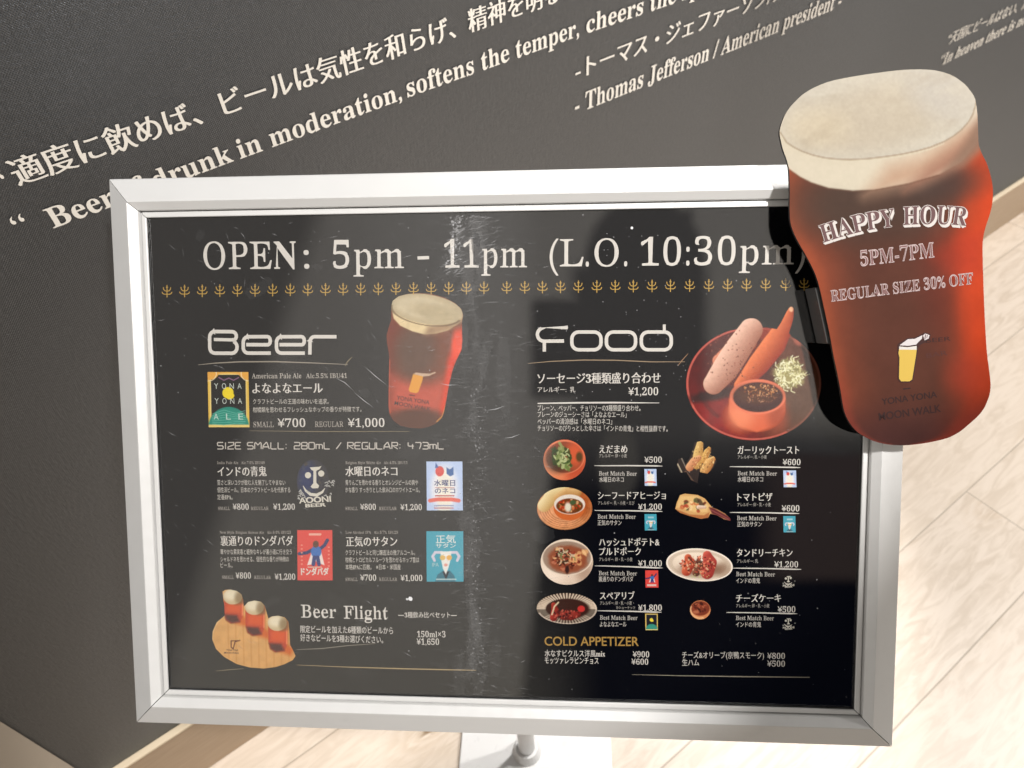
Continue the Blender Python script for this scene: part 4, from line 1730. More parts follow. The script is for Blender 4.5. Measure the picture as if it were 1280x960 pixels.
# edamame
P = Paint(ellpts(705.6, 574.8, 26.4, 25.4), 0.7)
P.fill((214, 110, 74))
P.ell(694, 582, 16, 20, (238, 150, 106), 0.7)
P.ell(720, 586, 12, 14, (196, 88, 60), 0.7)
P.ell(705.7, 571, 24.8, 21, (236, 140, 104), 0.03)
P.ell(705.7, 571.5, 23.4, 19.6, (150, 78, 56), 0.05)
P.ell(698, 575, 16, 15, (84, 64, 50), 0.5)
P.ell(718, 568, 10, 15, (212, 96, 60), 0.6)
P.strands(34, 703, 572, 12, 11, [(112, 130, 72), (150, 164, 104), (66, 82, 46), (176, 184, 130), (60, 74, 44)], 3, 6, 3.2, 8)
P.ell(724, 571, 4, 6, (92, 70, 40), 0.4)
P.strands(14, 700, 570, 10, 9, [(196, 204, 150), (138, 150, 92)], 2, 4, 1.4, 9)
P.build('food_photo', PAP, ZP, e_eda, 'photograph of edamame in a clay bowl', veil=0.02)

# seafood in oil with bread
P = Paint(ellpts(705.8, 635.6, 34.6, 26.6), 0.7)
P.fill((206, 140, 92))
P.ell(700, 645, 30, 16, (226, 164, 120), 0.6)
P.ell(728, 630, 10, 16, (176, 92, 52), 0.6)
for q in range(6):
    P.ring(705.8, 635.6, 34 - q * 3, 26 - q * 2.4, 0.9, (156, 92, 56), 0.45)
P.grain(0.12, 4, 5)
P.limb([(680, 632), (690, 620), (706, 614)], [16, 18, 14], (196, 156, 96), (240, 224, 176))
P.limb([(697, 622), (708, 616), (722, 616)], [10, 12, 10], (170, 116, 62), (232, 196, 140))
P.ell(711.5, 635, 19.5, 15.5, (206, 110, 62), 0.04)
P.ell(712, 630.5, 19.4, 12.4, (232, 222, 210), 0.04)
P.ell(712, 632.5, 16.8, 9.6, (120, 70, 46), 0.06)
P.speck(50, 712, 632, 14, 8, [(214, 120, 74), (96, 70, 44), (178, 60, 40), (226, 170, 120), (90, 96, 56)], 1.2, 2.6, 3)
P.ell(710, 634, 4, 6, (226, 220, 200), 0.4)
P.ell(716, 628, 4, 3, (82, 98, 66), 0.4)
P.build('food_photo', PAP, ZP, e_ajil, 'photograph of seafood in oil with bread', veil=0.02)

# hashed potato and pork bowl
P = Paint(ellpts(708.6, 702.3, 32.8, 28.6), 0.7)
P.fill((226, 204, 184))
P.ell(690, 712, 16, 18, (244, 226, 208), 0.7)
P.ell(730, 712, 10, 16, (186, 158, 138), 0.7)
P.ell(708.6, 696.8, 32, 22.4, (238, 220, 200), 0.02)
P.ell(708.6, 697.2, 30, 20.6, (160, 136, 118), 0.04)
P.ell(710, 699, 25, 17.5, (150, 84, 58), 0.15, rag=0.2)
P.speck(26, 714, 694, 20, 13, [(222, 166, 112), (238, 194, 140)], 2.5, 5, 4)
P.speck(90, 708, 699, 17, 13, [(110, 52, 38), (160, 80, 56), (74, 36, 28), (196, 122, 92), (150, 60, 48)], 1.2, 2.8, 5)
P.strands(22, 707, 696, 10, 9, [(214, 190, 160), (70, 60, 44), (120, 128, 84)], 2, 4, 1.2, 6)
P.ell(709, 712, 2.4, 5, (60, 38, 34), 0.4)
P.build('food_photo', PAP, ZP, e_hash, 'photograph of pork and potato in a white bowl', veil=0.01)

# spare ribs on a fluted plate
P = Paint(ellpts(708.5, 760.6, 37.8, 19.4, 2), 0.7)
P.fill((70, 52, 46))
for i in range(56):
    a = 2 * math.pi * i / 56
    ca, sa = math.cos(a), math.sin(a)
    br = 1.0 if sa < 0.1 else (0.55 if sa < 0.6 else 0.8)
    P.line([(708.5 + 27 * ca, 760.6 + 13 * sa), (708.5 + 37.2 * ca, 760.6 + 18.8 * sa)], 1.7, (228 * br, 208 * br, 184 * br), 0.9)
P.ring(708.5, 760.6, 37.2, 18.9, 1.5, (232, 214, 196), 0.7, 2, 330, 160)
P.ell(710, 761, 27, 12.5, (64, 40, 34), 0.12)
P.limb([(692, 772), (694, 764), (692, 756)], [9, 10, 6], (110, 30, 26), (196, 70, 58))
P.limb([(704, 770), (714, 770), (722, 768)], [10, 11, 8], (92, 34, 30), (170, 74, 62))
P.speck(70, 707, 768, 17, 6, [(150, 50, 42), (92, 34, 28), (196, 96, 80), (60, 24, 20)], 0.8, 2, 7)
P.line([(690, 768), (693, 758), (698, 753)], 1.8, (226, 206, 170), 0.9)
P.ell(726.5, 761, 4.6, 4, (206, 60, 56), 0.2)
P.build('food_photo', PAP, ZP, e_ribs, 'photograph of spare ribs on a fluted plate', veil=0.012)

# garlic toast
to_out = [(868, 553), (876, 551.5), (880, 554), (880, 563), (886, 558), (890, 560), (888, 568), (893, 571), (896, 577), (891, 586), (884, 592), (874, 590), (872, 604), (864, 600),
          (858, 590), (850, 591), (846, 582), (848, 574), (853, 572), (857, 580), (862, 572), (866, 562)]
P = Paint(to_out, 0.6)
P.fill((48, 36, 32))
P.line([(847, 580), (852, 590)], 1.6, (190, 176, 150), 0.9)
P.line([(852, 573), (857, 584), (862, 590)], 1.2, (150, 140, 128), 0.8)
P.line([(857, 590), (866, 602)], 3.2, (120, 92, 74), 0.7)
P.limb([(871, 580), (873, 566), (875, 554)], [13, 12, 8], (170, 118, 56), (244, 212, 138))
P.limb([(880, 575), (885, 561)], [9, 7], (168, 106, 48), (238, 196, 112))
P.limb([(881, 588), (887, 578), (893, 572)], [12, 12, 5], (166, 104, 52), (240, 196, 126))
P.limb([(862, 584), (868, 576), (874, 572)], [10, 10, 6], (176, 104, 66), (238, 182, 132))
P.speck(90, 878, 574, 15, 17, [(120, 80, 40), (220, 180, 110), (90, 60, 34), (248, 224, 160)], 0.5, 1.3, 3, 0.6)
P.build('food_photo', PAP, ZP, e_toast, 'photograph of garlic toast in a black mug', veil=0.0)

# pizza on a handled board
P = Paint([(844, 636), (846, 628), (850, 619), (856, 617), (872, 618.6), (881, 623), (886, 629), (890, 634), (897, 637), (906, 642), (913, 648), (913, 651), (905, 649), (896, 644), (888, 642),
           (885, 647), (876, 648.6), (862, 645), (850, 641)], 0.6)
P.fill((214, 168, 108))
P.poly([(886, 634), (892, 635), (915, 648), (914, 652), (890, 642)], (104, 44, 46), 1, 1.2)
P.line([(888, 637), (911, 649)], 1.2, (150, 84, 80), 0.8)
P.poly([(844, 636), (862, 643), (880, 644), (887, 640), (885, 648), (874, 649), (846, 642)], (178, 112, 66), 1, 1)
P.poly([(846, 634), (850, 620), (872, 620), (886, 632), (884, 640), (868, 640)], (228, 190, 128), 1, 1)
P.speck(26, 867, 632, 15, 8, [(176, 76, 50), (240, 214, 160), (90, 92, 56), (206, 124, 78), (110, 52, 36)], 1.6, 3.4, 5)
P.poly([(870, 622), (876, 624), (882, 634), (876, 636)], (64, 46, 34), 0.8, 1)
P.limb([(873, 634), (881, 634)], [5, 4], (196, 150, 120), (248, 232, 214))
P.build('food_photo', PAP, ZP, e_pizza, 'photograph of pizza slices on a handled board')

# tandoori chicken
P = Paint(ellpts(874.3, 706, 41.8, 20.4, 5), 0.7)
P.fill((226, 208, 188))
P.ell(864, 696, 34, 10, (240, 224, 204), 0.6, ang=5)
P.ell(905, 712, 10, 10, (176, 150, 128), 0.6)
P.ring(874.3, 705.6, 36.5, 16.2, 2.2, (196, 176, 154), 0.6, 5)
P.ring(874.3, 706, 41.4, 20, 1.5, (248, 238, 226), 0.9, 5)
P.ell(877, 712, 26, 8, (120, 84, 64), 0.5, 0.8)
P.limb([(858, 714), (862, 704), (860, 697)], [12, 15, 9], (150, 52, 36), (226, 120, 84))
P.limb([(884, 716), (887, 703), (884, 694)], [16, 18, 11], (140, 44, 40), (222, 106, 88))
P.limb([(870, 716), (875, 706), (873, 700)], [9, 8, 5], (74, 44, 34), (150, 92, 68))
P.speck(120, 873, 706, 23, 11, [(200, 84, 60), (236, 150, 110), (130, 44, 36), (84, 40, 30), (226, 190, 150)], 0.7, 2.0, 6, 0.8)
P.line([(861, 698), (868, 704), (878, 702)], 1.2, (70, 48, 36), 0.8)
P.speck(12, 872, 720, 16, 2, [(190, 196, 130)], 0.5, 1.0, 8)
P.build('food_photo', PAP, ZP, e_tand, 'photograph of tandoori chicken on an oval plate')

# cheesecake
P = Paint(ellpts(875.3, 762.3, 12.8, 11.9), 0.6)
P.fill((214, 140, 92))
P.ell(875.3, 760.4, 11.8, 9.2, (128, 58, 38), 0.08)
P.ring(875.3, 761.5, 12.2, 11.2, 2.2, (238, 188, 140), 0.8, 0, 70, 200)
P.speck(30, 875, 759, 9, 6, [(92, 36, 24), (176, 96, 66), (64, 26, 18), (150, 70, 46)], 0.8, 2.4, 5)
P.ell(870, 765, 4, 2, (206, 130, 92), 0.5, 0.7)
P.build('food_photo', PAP, ZP, e_cake, 'photograph of a round baked cheesecake')

# beer flight board
bd_out = [(278.2, 739.5), (281.5, 737.3), (288, 736.9), (296, 738.6), (302, 743), (304, 750), (304.8, 758), (307, 756), (310, 752.5), (318, 750.6), (326, 752), (331, 757), (334, 768),
          (335.5, 773), (340, 770.4), (348, 769.6), (356, 771.6), (360.5, 777), (362, 792), (362.6, 806), (366, 812), (369.5, 820), (366, 825), (356, 830), (345, 833.6), (330, 835.6),
          (312, 834.2), (296, 830), (280, 821), (270, 811), (265.4, 799), (266, 789), (271, 778), (281, 769.5), (280.6, 758), (279.4, 750)]
P = Paint(bd_out, 0.75)
P.fill((220, 168, 108))
P.ell(306, 800, 42, 36, (226, 176, 116), 0.8)
for i in range(9):
    x = 285 + i * 9.4
    P.line([(x, 770), (x + 1.5, 840)], 1.8, (200, 142, 84), 0.35)
P.ring(313, 797, 48, 38, 1.8, (246, 212, 160), 0.7, 0, 100, 250)
P.grain(0.05, 8, 2)
for cx, top, bot in ((292, 744, 779), (319, 757, 794.5), (347.5, 777, 815)):
    P.poly([(cx + 8, bot - 12), (cx + 20, bot - 4), (cx + 16, bot + 4), (cx + 2, bot)], (214, 96, 44), 0.75, 4)
    P.poly([(cx - 12.4, top), (cx + 12.4, top), (cx + 12.0, bot - 10), (cx + 8, bot - 1), (cx - 4, bot + 0.5), (cx - 10, bot - 4), (cx - 12, bot - 12)], (196, 84, 50), 1, 1)
    P.poly([(cx - 9, top + 12), (cx + 10, top + 8), (cx + 10, bot - 12), (cx - 9, bot - 14)], (226, 104, 56), 0.9, 4)
    P.line([(cx + 11, top + 8), (cx + 11, bot - 10)], 1.4, (244, 150, 110), 0.9)
    P.poly([(cx - 11, bot - 11), (cx + 4, bot - 10), (cx + 8, bot - 2), (cx - 2, bot), (cx - 9, bot - 4)], (92, 66, 60), 0.95, 2.5)
    P.poly([(cx + 3, top), (cx + 12.4, top - 2), (cx + 12, top + 10), (cx + 2, top + 12)], (120, 86, 62), 0.7, 3)
    P.ell(cx - 1.0, top + 2, 11.8, 9.6, (214, 196, 158), 0.06)
    P.ell(cx - 3, top - 0.5, 8.6, 6.6, (240, 228, 200), 0.5)
    P.ell(cx + 7, top + 3, 5.5, 7.5, (142, 120, 90), 0.6, 0.75)
P.line([(289, 801), (289, 809), (291.5, 811), (294, 802), (300, 800.5)], 1.2, (96, 58, 34), 0.9)
P.line([(289, 801), (298, 800.6)], 1, (96, 58, 34), 0.8)
pf = P.build('beer_flight_photo', PAP, ZP, e_flight, 'photograph of three small beers on a round board', veil=0.05)
b = Block(PAP, ZT)
b.text('YONA YONA', 283, 813.4, 298, 813.8, 2.2, 'sansb', (86, 52, 32), 1)
b.text('MOON WALK', 280.5, 816.8, 299, 817.2, 2.2, 'sansb', (86, 52, 32), 1)
b.build('board_lettering', pf)

# ------------------------------------------------------------------ beer label prints


def quad(x0, y0, x1, y1, sl=0.0):
    return [(x0, y0), (x1, y0 - sl * 0), (x1 + sl, y1), (x0 + sl, y1)]


def label_yona(x0, y0, x1, y1, parent, big):
    w_, h_ = x1 - x0, y1 - y0
    X = lambda u: x0 + u * w_
    Y = lambda q: y0 + q * h_
    P = Paint(quad(x0, y0, x1, y1, 1.5 if big else 0.3), 0.6 if big else 0.8)
    P.fill((236, 196, 96))
    P.poly([(X(.05), Y(.03)), (X(.95), Y(.03)), (X(.97), Y(.965)), (X(.07), Y(.965))], (250, 226, 150), 1, 0.5)
    P.poly([(X(.08), Y(.05)), (X(.93), Y(.05)), (X(.95), Y(.95)), (X(.10), Y(.95))], (40, 40, 46), 1, 0.5)
    P.ell(X(.52), Y(1.0), w_ * .50, h_ * .37, (62, 150, 132), 0.04)
    P.poly([(x0 - 2, Y(.955)), (x1 + 3, Y(.955)), (x1 + 3, y1 + 3), (x0 - 2, y1 + 3)], (244, 214, 132), 1, 0.4)
    if big:
        for i in range(7):
            P.line([(X(.12), Y(.76 + .03 * i)), (X(.4), Y(.69 + .045 * i)), (X(.7), Y(.75 + .03 * i)), (X(.92), Y(.70 + .04 * i))], 0.8, (120, 196, 178), 0.7)
        P.ell(x0 + 1, y0 + 1, 13, 9, (238, 178, 90), 0.06)
        P.ell(x1 + 1, y0 + 1, 13, 9, (238, 178, 90), 0.06)
        P.poly([(X(.05), Y(.0)), (X(.95), Y(.0)), (X(.95), Y(.05)), (X(.5), Y(.02)), (X(.05), Y(.05))], (238, 178, 90))
        P.ring(x0 + 2, y0 + 2, 9, 9, 1, (250, 232, 190), 0.9)
        P.ring(x1 + 0, y0 + 2, 9, 9, 1, (250, 232, 190), 0.9)
        P.line([(X(.28), Y(.10)), (X(.40), Y(.15)), (X(.52), Y(.11)), (X(.64), Y(.15)), (X(.76), Y(.10))], 1.2, (160, 120, 150), 0.9)
        for i in range(4):
            P.ell(X(.38 + .09 * i), Y(.085), 1.5, 1.5, (60, 52, 50), 0.3)
    P.ell(X(.50), Y(.375), w_ * .135, h_ * .105, (246, 222, 66), 0.08, ang=35)
    P.ell(X(.56), Y(.44), w_ * .10, h_ * .055, (246, 222, 66), 0.1, ang=-25)
    o = P.build('beer_label', PAP, ZP, parent, 'dark label with a yellow moon over a green globe', veil=0.04 if big else 0.005)
    if big:
        b = Block(PAP, ZT)
        for i, c in enumerate('YONA'):
            xx = x0 + 8.5 + i * 9.7
            b.text(c, xx, Y(.305), xx + 5.2, Y(.305), 6.8, 'sans', (214, 222, 214), 2)
            b.text(c, xx + .6, Y(.575), xx + 5.8, Y(.575), 6.8, 'sans', (214, 222, 214), 2)
        for i, c in enumerate('ALE'):
            xx = x0 + 8 + i * 15.4
            b.text(c, xx, Y(.86), xx + 6, Y(.86), 7.2, 'sans', (206, 232, 222), 2)
        b.build('label_lettering', o)
    return o


label_yona(259.5, 465, 310.5, 534, e_yona, True)
label_yona(806.5, 767, 822, 787.5, e_ribs, False)


def label_face(x0, y0, x1, y1, parent, big):
    w_, h_ = x1 - x0, y1 - y0
    X = lambda u: x0 + u * w_
    Y = lambda q: y0 + q * h_
    b = Block(PAP, ZT)
    IV = (228, 222, 208)
    if big:
        P = Paint(ellpts(X(.45), Y(.42), w_ * .47, h_ * .44), 0.7)
        P.fill((60, 60, 66))
        P.ell(X(.28), Y(.36), w_ * .26, h_ * .34, (52, 62, 100), 0.6)
        P.speck(24, X(.4), Y(.4), w_ * .4, h_ * .38, [(44, 52, 86), (74, 78, 92), (90, 78, 60)], 1, 3, 3, 0.7)
        P.build('label_ground', PAP, ZP, parent, veil=0.03)
    s_ = w_ / 43.0
    b.poly([(X(.36), Y(.13)), (X(.62), Y(.12)), (X(.70), Y(.10)), (X(.64), Y(.17)), (X(.545), Y(.20)), (X(.55), Y(.44)), (X(.63), Y(.50)), (X(.60), Y(.55)), (X(.44), Y(.555)), (X(.38), Y(.52)),
            (X(.46), Y(.45)), (X(.465), Y(.20)), (X(.40), Y(.18))], IV)
    b.poly(ellpts(X(.305), Y(.29), 3.9 * s_, 3.9 * s_, 0, 14), IV)
    b.poly(ellpts(X(.69), Y(.255), 3.9 * s_, 3.9 * s_, 0, 14), IV)
    b.stroke([(X(.16), Y(.50)), (X(.24), Y(.60)), (X(.38), Y(.675)), (X(.56), Y(.69)), (X(.72), Y(.63)), (X(.80), Y(.55))],
             [0.6 * s_, 2.6 * s_, 3.6 * s_, 3.8 * s_, 2.8 * s_, 0.6 * s_], IV, dz=0.00002)
    rq = random.Random(5)
    for i in range(26 if big else 9):
        xx = rq.choice((rq.uniform(.0, .25), rq.uniform(.72, 1.0)))
        yy = rq.uniform(.40, .72) if xx > .5 else rq.uniform(.6, .78)
        l = rq.uniform(.04, .11)
        b.stroke([(X(xx), Y(yy)), (X(xx + l * .6), Y(yy - .02)), (X(xx + l), Y(yy + .015))], 1.0 * s_, (190, 188, 182), dz=0.00002 * (i % 4 + 2))
    b.text('AOONI', X(.06), Y(.855), X(.97), Y(.82), 6.6 * s_, 'sansb', IV, 2, extra=(0.03, 0.02), dz=0.00003)
    b.text('BEER', X(.24), Y(.935), X(.82), Y(.915), 4.0 * s_, 'sansb', IV, 2, extra=(0.03, 0.02), dz=0.00003)
    return b.build('beer_label', parent, 'dark label with a white grinning face')


label_face(372, 576, 415, 638, e_aooni, True)
label_face(977.4, 717.8, 993, 735.6, e_tand, False)
label_face(977.4, 770.6, 993, 788.2, e_cake, False)


def label_neko(x0, y0, x1, y1, parent, big):
    w_, h_ = x1 - x0, y1 - y0
    X = lambda u: x0 + u * w_
    Y = lambda q: y0 + q * h_
    P = Paint(quad(x0, y0, x1, y1, 0.6), 0.6)
    P.fill((186, 204, 236))
    P.ell(X(.5), Y(.55), w_ * .36, h_ * .45, (236, 234, 236), 0.35)
    P.line([(X(.5), Y(.3)), (X(.5), Y(.95))], w_ * .36, (240, 232, 206), 0.6)
    P.ell(X(.37), Y(.20), w_ * .12, h_ * .105, (214, 84, 78), 0.1)
    P.poly([(X(.56), Y(.12)), (X(.64), Y(.16)), (X(.68), Y(.15)), (X(.75), Y(.11)), (X(.755), Y(.27)), (X(.66), Y(.305)), (X(.56), Y(.25))], (66, 104, 160), 1, 0.6)
    P.poly([(X(.26), Y(.02)), (X(.34), Y(.12)), (X(.24), Y(.14))], (66, 96, 160), 0.9, 0.5)
    P.line([(X(.10), Y(.80)), (X(.30), Y(.775)), (X(.7), Y(.775)), (X(.90), Y(.80))], h_ * .075, (226, 104, 88), 0.95, 0.3)
    P.ring(x0 + w_ * .5, y0 + h_ * .5, w_ * .8, h_ * .7, 1.0, (214, 224, 244), 0.6)
    P.grain(0.02, 3, 1)
    o = P.build('beer_label', PAP, ZP, parent, 'pale blue label with a red ribbon')
    if big:
        b = Block(PAP, ZT)
        b.text('水曜日', X(.22), Y(.50), X(.80), Y(.50), 7.2, 'sansb', (52, 66, 130), 2)
        b.text('のネコ', X(.24), Y(.655), X(.80), Y(.655), 6.6, 'sansb', (52, 66, 130), 2)
        b.stroke([(X(.24), Y(.535)), (X(.78), Y(.535))], 0.7, (196, 110, 110))
        b.stroke([(X(.24), Y(.70)), (X(.78), Y(.70))], 1.4, (196, 90, 96))
        b.stroke([(X(.22), Y(.90)), (X(.76), Y(.90))], 1.6, (170, 176, 206))
        b.stroke([(X(.22), Y(.95)), (X(.76), Y(.95))], 1.6, (206, 150, 160))
        b.build('label_lettering', o)
    return o


label_neko(533, 576.8, 578, 638, e_neko, True)
label_neko(805.4, 586.2, 820.4, 607.2, e_eda, False)
label_neko(979, 588, 995, 609, e_toast, False)


def label_red(x0, y0, x1, y1, parent, big):
    w_, h_ = x1 - x0, y1 - y0
    X = lambda u: x0 + u * w_
    Y = lambda q: y0 + q * h_
    P = Paint(quad(x0, y0, x1, y1, 0.4), 0.6)
    P.fill((222, 74, 66))
    P.poly([(X(.44), Y(.36)), (X(.66), Y(.36)), (X(.78), Y(.70)), (X(.62), Y(.66)), (X(.53), Y(.62)), (X(.44), Y(.68)), (X(.28), Y(.70)), (X(.38), Y(.5))], (238, 222, 214), 1, 0.6)
    P.line([(X(.46), Y(.38)), (X(.28), Y(.45)), (X(.06), Y(.47))], w_ * .09, (44, 56, 104), 1, 0.3)
    P.line([(X(.64), Y(.38)), (X(.78), Y(.30)), (X(.86), Y(.20))], w_ * .09, (44, 56, 104), 1, 0.3)
    P.ell(X(.54), Y(.43), w_ * .15, h_ * .12, (58, 112, 184), 0.1)
    P.ell(X(.53), Y(.28), w_ * .085, h_ * .07, (96, 62, 50), 0.1)
    P.line([(X(.49), Y(.54)), (X(.46), Y(.68))], w_ * .1, (44, 60, 120), 1, 0.3)
    P.line([(X(.58), Y(.54)), (X(.62), Y(.68))], w_ * .1, (44, 60, 120), 1, 0.3)
    if big:
        for i in range(6):
            P.ell(X(.13), Y(.30 + .075 * i), 1.3, 0.9, (236, 150, 132), 0.3)
            P.ell(X(.90), Y(.34 + .075 * i), 1.3, 0.9, (236, 150, 132), 0.3)
        P.line([(X(.36), Y(.085)), (X(.66), Y(.085))], 2.6, (238, 190, 170), 0.9)
    o = P.build('beer_label', PAP, ZP, parent, 'red label with a caped figure')
    b = Block(PAP, ZT)
    if big:
        b.text('ドンダバダ', X(.12), Y(.895), X(.90), Y(.895), 8.4, 'sansb', (240, 232, 222), 2, extra=(0.04, 0.03))
        b.stroke([(X(.30), Y(.735)), (X(.70), Y(.735))], 1.2, (238, 200, 180))
    else:
        b.stroke([(X(.14), Y(.86)), (X(.86), Y(.86))], 2.6, (236, 200, 190))
    b.build('label_lettering', o)
    return o


label_red(371.6, 662.6, 415.4, 725.4, e_donda, True)
label_red(806.6, 713, 822.6, 734.4, e_hash, False)


def label_goat(x0, y0, x1, y1, parent, big):
    w_, h_ = x1 - x0, y1 - y0
    X = lambda u: x0 + u * w_
    Y = lambda q: y0 + q * h_
    P = Paint(quad(x0, y0, x1, y1, 0.4), 0.6)
    P.fill((72, 164, 184))
    P.poly([(X(.24), Y(1.0)), (X(.30), Y(.86)), (X(.46), Y(.78)), (X(.64), Y(.78)), (X(.76), Y(.88)), (X(.80), Y(1.0))], (56, 116, 134), 1, 0.7)
    P.poly([(X(.44), Y(.80)), (X(.62), Y(.80)), (X(.53), Y(.97))], (30, 44, 54), 1, 0.6)
    P.line([(X(.42), Y(.42)), (X(.24), Y(.42)), (X(.17), Y(.50)), (X(.22), Y(.58))], w_ * .07, (214, 206, 220), 1, 0.4)
    P.line([(X(.64), Y(.42)), (X(.82), Y(.42)), (X(.89), Y(.50)), (X(.84), Y(.58))], w_ * .07, (214, 206, 220), 1, 0.4)
    P.poly([(X(.38), Y(.40)), (X(.68), Y(.40)), (X(.66), Y(.56)), (X(.60), Y(.72)), (X(.53), Y(.86)), (X(.45), Y(.74)), (X(.40), Y(.56))], (236, 232, 226), 1, 0.7)
    P.ell(X(.44), Y(.525), w_ * .075, h_ * .05, (224, 186, 110), 0.15)
    P.ell(X(.62), Y(.525), w_ * .075, h_ * .05, (232, 178, 96), 0.15)
    P.ell(X(.53), Y(.67), w_ * .05, h_ * .03, (226, 160, 150), 0.3)
    P.line([(X(.28), Y(.955)), (X(.80), Y(.955))], h_ * .025, (226, 236, 232), 0.7)
    o = P.build('beer_label', PAP, ZP, parent, 'teal label with a white horned goat in glasses', veil=0.02 if big else 0)
    b = Block(PAP, ZT)
    if big:
        b.text('正気', X(.26), Y(.24), X(.80), Y(.235), 9.6, 'sansb', (230, 238, 234), 2)
        b.text('サタン', X(.26), Y(.335), X(.80), Y(.33), 5.4, 'sansb', (230, 238, 234), 2)
        b.text('IPA', X(.16), Y(.70), X(.34), Y(.70), 4.6, 'sans', (190, 224, 226), 1)
    else:
        b.stroke([(X(.28), Y(.2)), (X(.76), Y(.2))], 2.2, (170, 214, 222))
    b.build('label_lettering', o)
    return o


label_goat(533, 664, 579, 727, e_satan, True)
label_goat(805.6, 642.6, 820.6, 663, e_ajil, False)
label_goat(979, 645, 994.2, 665.4, e_pizza, False)

# ================================================================== the beer glass cut-out sign
GAP = 0.029
CUT = PANEL.at(GAP)
cut_out = [(974.4, 164), (979.8, 146.6), (986, 136), (994, 127), (1003, 118.5), (1013.8, 111.6), (1027, 105.4), (1042, 100.6), (1062, 96.6), (1083.8, 93), (1104, 90.2), (1123, 88), (1140, 87),
           (1156, 87), (1169, 88.2), (1180, 90.8), (1191, 95), (1199.7, 100.6), (1207, 106.6), (1212.8, 113.8), (1217, 120), (1219.4, 126.8), (1221.4, 142), (1222.2, 158), (1222.7, 175),
           (1224, 184), (1228, 194), (1233, 204), (1237, 216), (1240, 229), (1241, 243), (1239.5, 258), (1236, 271), (1232, 283), (1229, 296), (1228, 312), (1229, 353), (1231, 403), (1233.4, 440), (1236, 461),
           (1238, 479.6), (1237, 492), (1234, 501), (1230.6, 509), (1225, 517), (1218, 524), (1203, 537), (1193, 543.4), (1183.8, 547.6), (1170, 551.2), (1156.7, 553.8), (1143, 555.6), (1129.6, 556.6), (1110.8, 555.6),
           (1092, 551.2), (1075.4, 542.6), (1068, 536.4), (1062, 528.6), (1057.4, 520), (1054.4, 511), (1052.5, 500.4), (1049.4, 481.7), (1045.5, 462), (1042, 446), (1037, 418), (1029, 381),
           (1024.6, 361), (1019.4, 343.8), (1013, 330), (1006, 317), (999, 305), (993.4, 294), (989.4, 284), (987.4, 274), (986.9, 258), (987.2, 240), (986.8, 224), (986, 211), (983, 199), (979, 188), (976.2, 177)]


def smooth_loop(pts, k=3):
    Q = np.array(pts)
    n = len(Q)
    out = []
    for i in range(n):
        a, b_, c, d = Q[(i - 1) % n], Q[i], Q[(i + 1) % n], Q[(i + 2) % n]
        for j in range(k):
            t = j / k
            out.append(tuple(0.5 * ((2 * b_) + (c - a) * t + (2 * a - 5 * b_ + 4 * c - d) * t * t + (3 * b_ - a - 3 * c + d) * t ** 3)))
    return out


cut_out = smooth_loop(cut_out)
P = Paint(cut_out, 1.35)
P.fill((120, 62, 50))
X_, Y_ = P.X, P.Y
# left and right edges of the outline at each height, for the beer's glow
ys_ = np.linspace(180, 556, 95)
lf, rt = [], []
O = np.array(cut_out)
for y in ys_:
    xsn = []
    for i in range(len(O)):
        a, b_ = O[i], O[(i + 1) % len(O)]
        if (a[1] > y) != (b_[1] > y):
            xsn.append(a[0] + (b_[0] - a[0]) * (y - a[1]) / (b_[1] - a[1]))
    lf.append(min(xsn) if xsn else 1100)
    rt.append(max(xsn) if xsn else 1130)
LFT = np.interp(Y_, ys_, lf)
RGT = np.interp(Y_, ys_, rt)
u = (X_ - LFT) / np.maximum(RGT - LFT, 1)
P.fill((110, 67, 53))
P.mixm(1 - ss(u, 0.0, 0.36), (160, 82, 58))
P.mixm((1 - ss(u, 0.0, 0.09)) * 0.6, (196, 96, 62))
P.mixm(ss(u, 0.60, 0.98), (188, 72, 44))
P.mixm(ss(u, 0.80, 0.97) * ss(Y_, 195, 250), (234, 80, 38))
P.ell(1222, 245, 20, 52, (238, 84, 44), 0.6, 0.7)
P.ell(1214, 360, 20, 70, (232, 84, 46), 0.7, 0.6)
P.ell(1168, 352, 22, 60, (140, 58, 46), 0.9, 0.5)
P.poly([(1165, 320), (1200, 290), (1232, 290), (1230, 340), (1190, 350)], (204, 70, 48), 0.6, 16)
P.ell(1212, 470, 30, 26, (206, 76, 52), 0.7, 0.6)
P.ell(1090, 255, 100, 48, (90, 70, 60), 0.55, 0.95)
P.ell(1170, 225, 55, 26, (86, 68, 62), 0.6, 0.8)
P.ell(1118, 420, 60, 120, (108, 64, 52), 0.8, 0.6)
P.mixm(ss(Y_, 480, 556) * 0.85, (84, 50, 48))
P.mixm(ss(Y_, 470, 530) * ss(u, 0.78, 0.98) * 0.75, (158, 62, 48))
P.mixm((1 - ss(u, 0, 0.1)) * ss(Y_, 420, 540) * 0.5, (176, 72, 58))
P.grain(0.05, 26, 4)
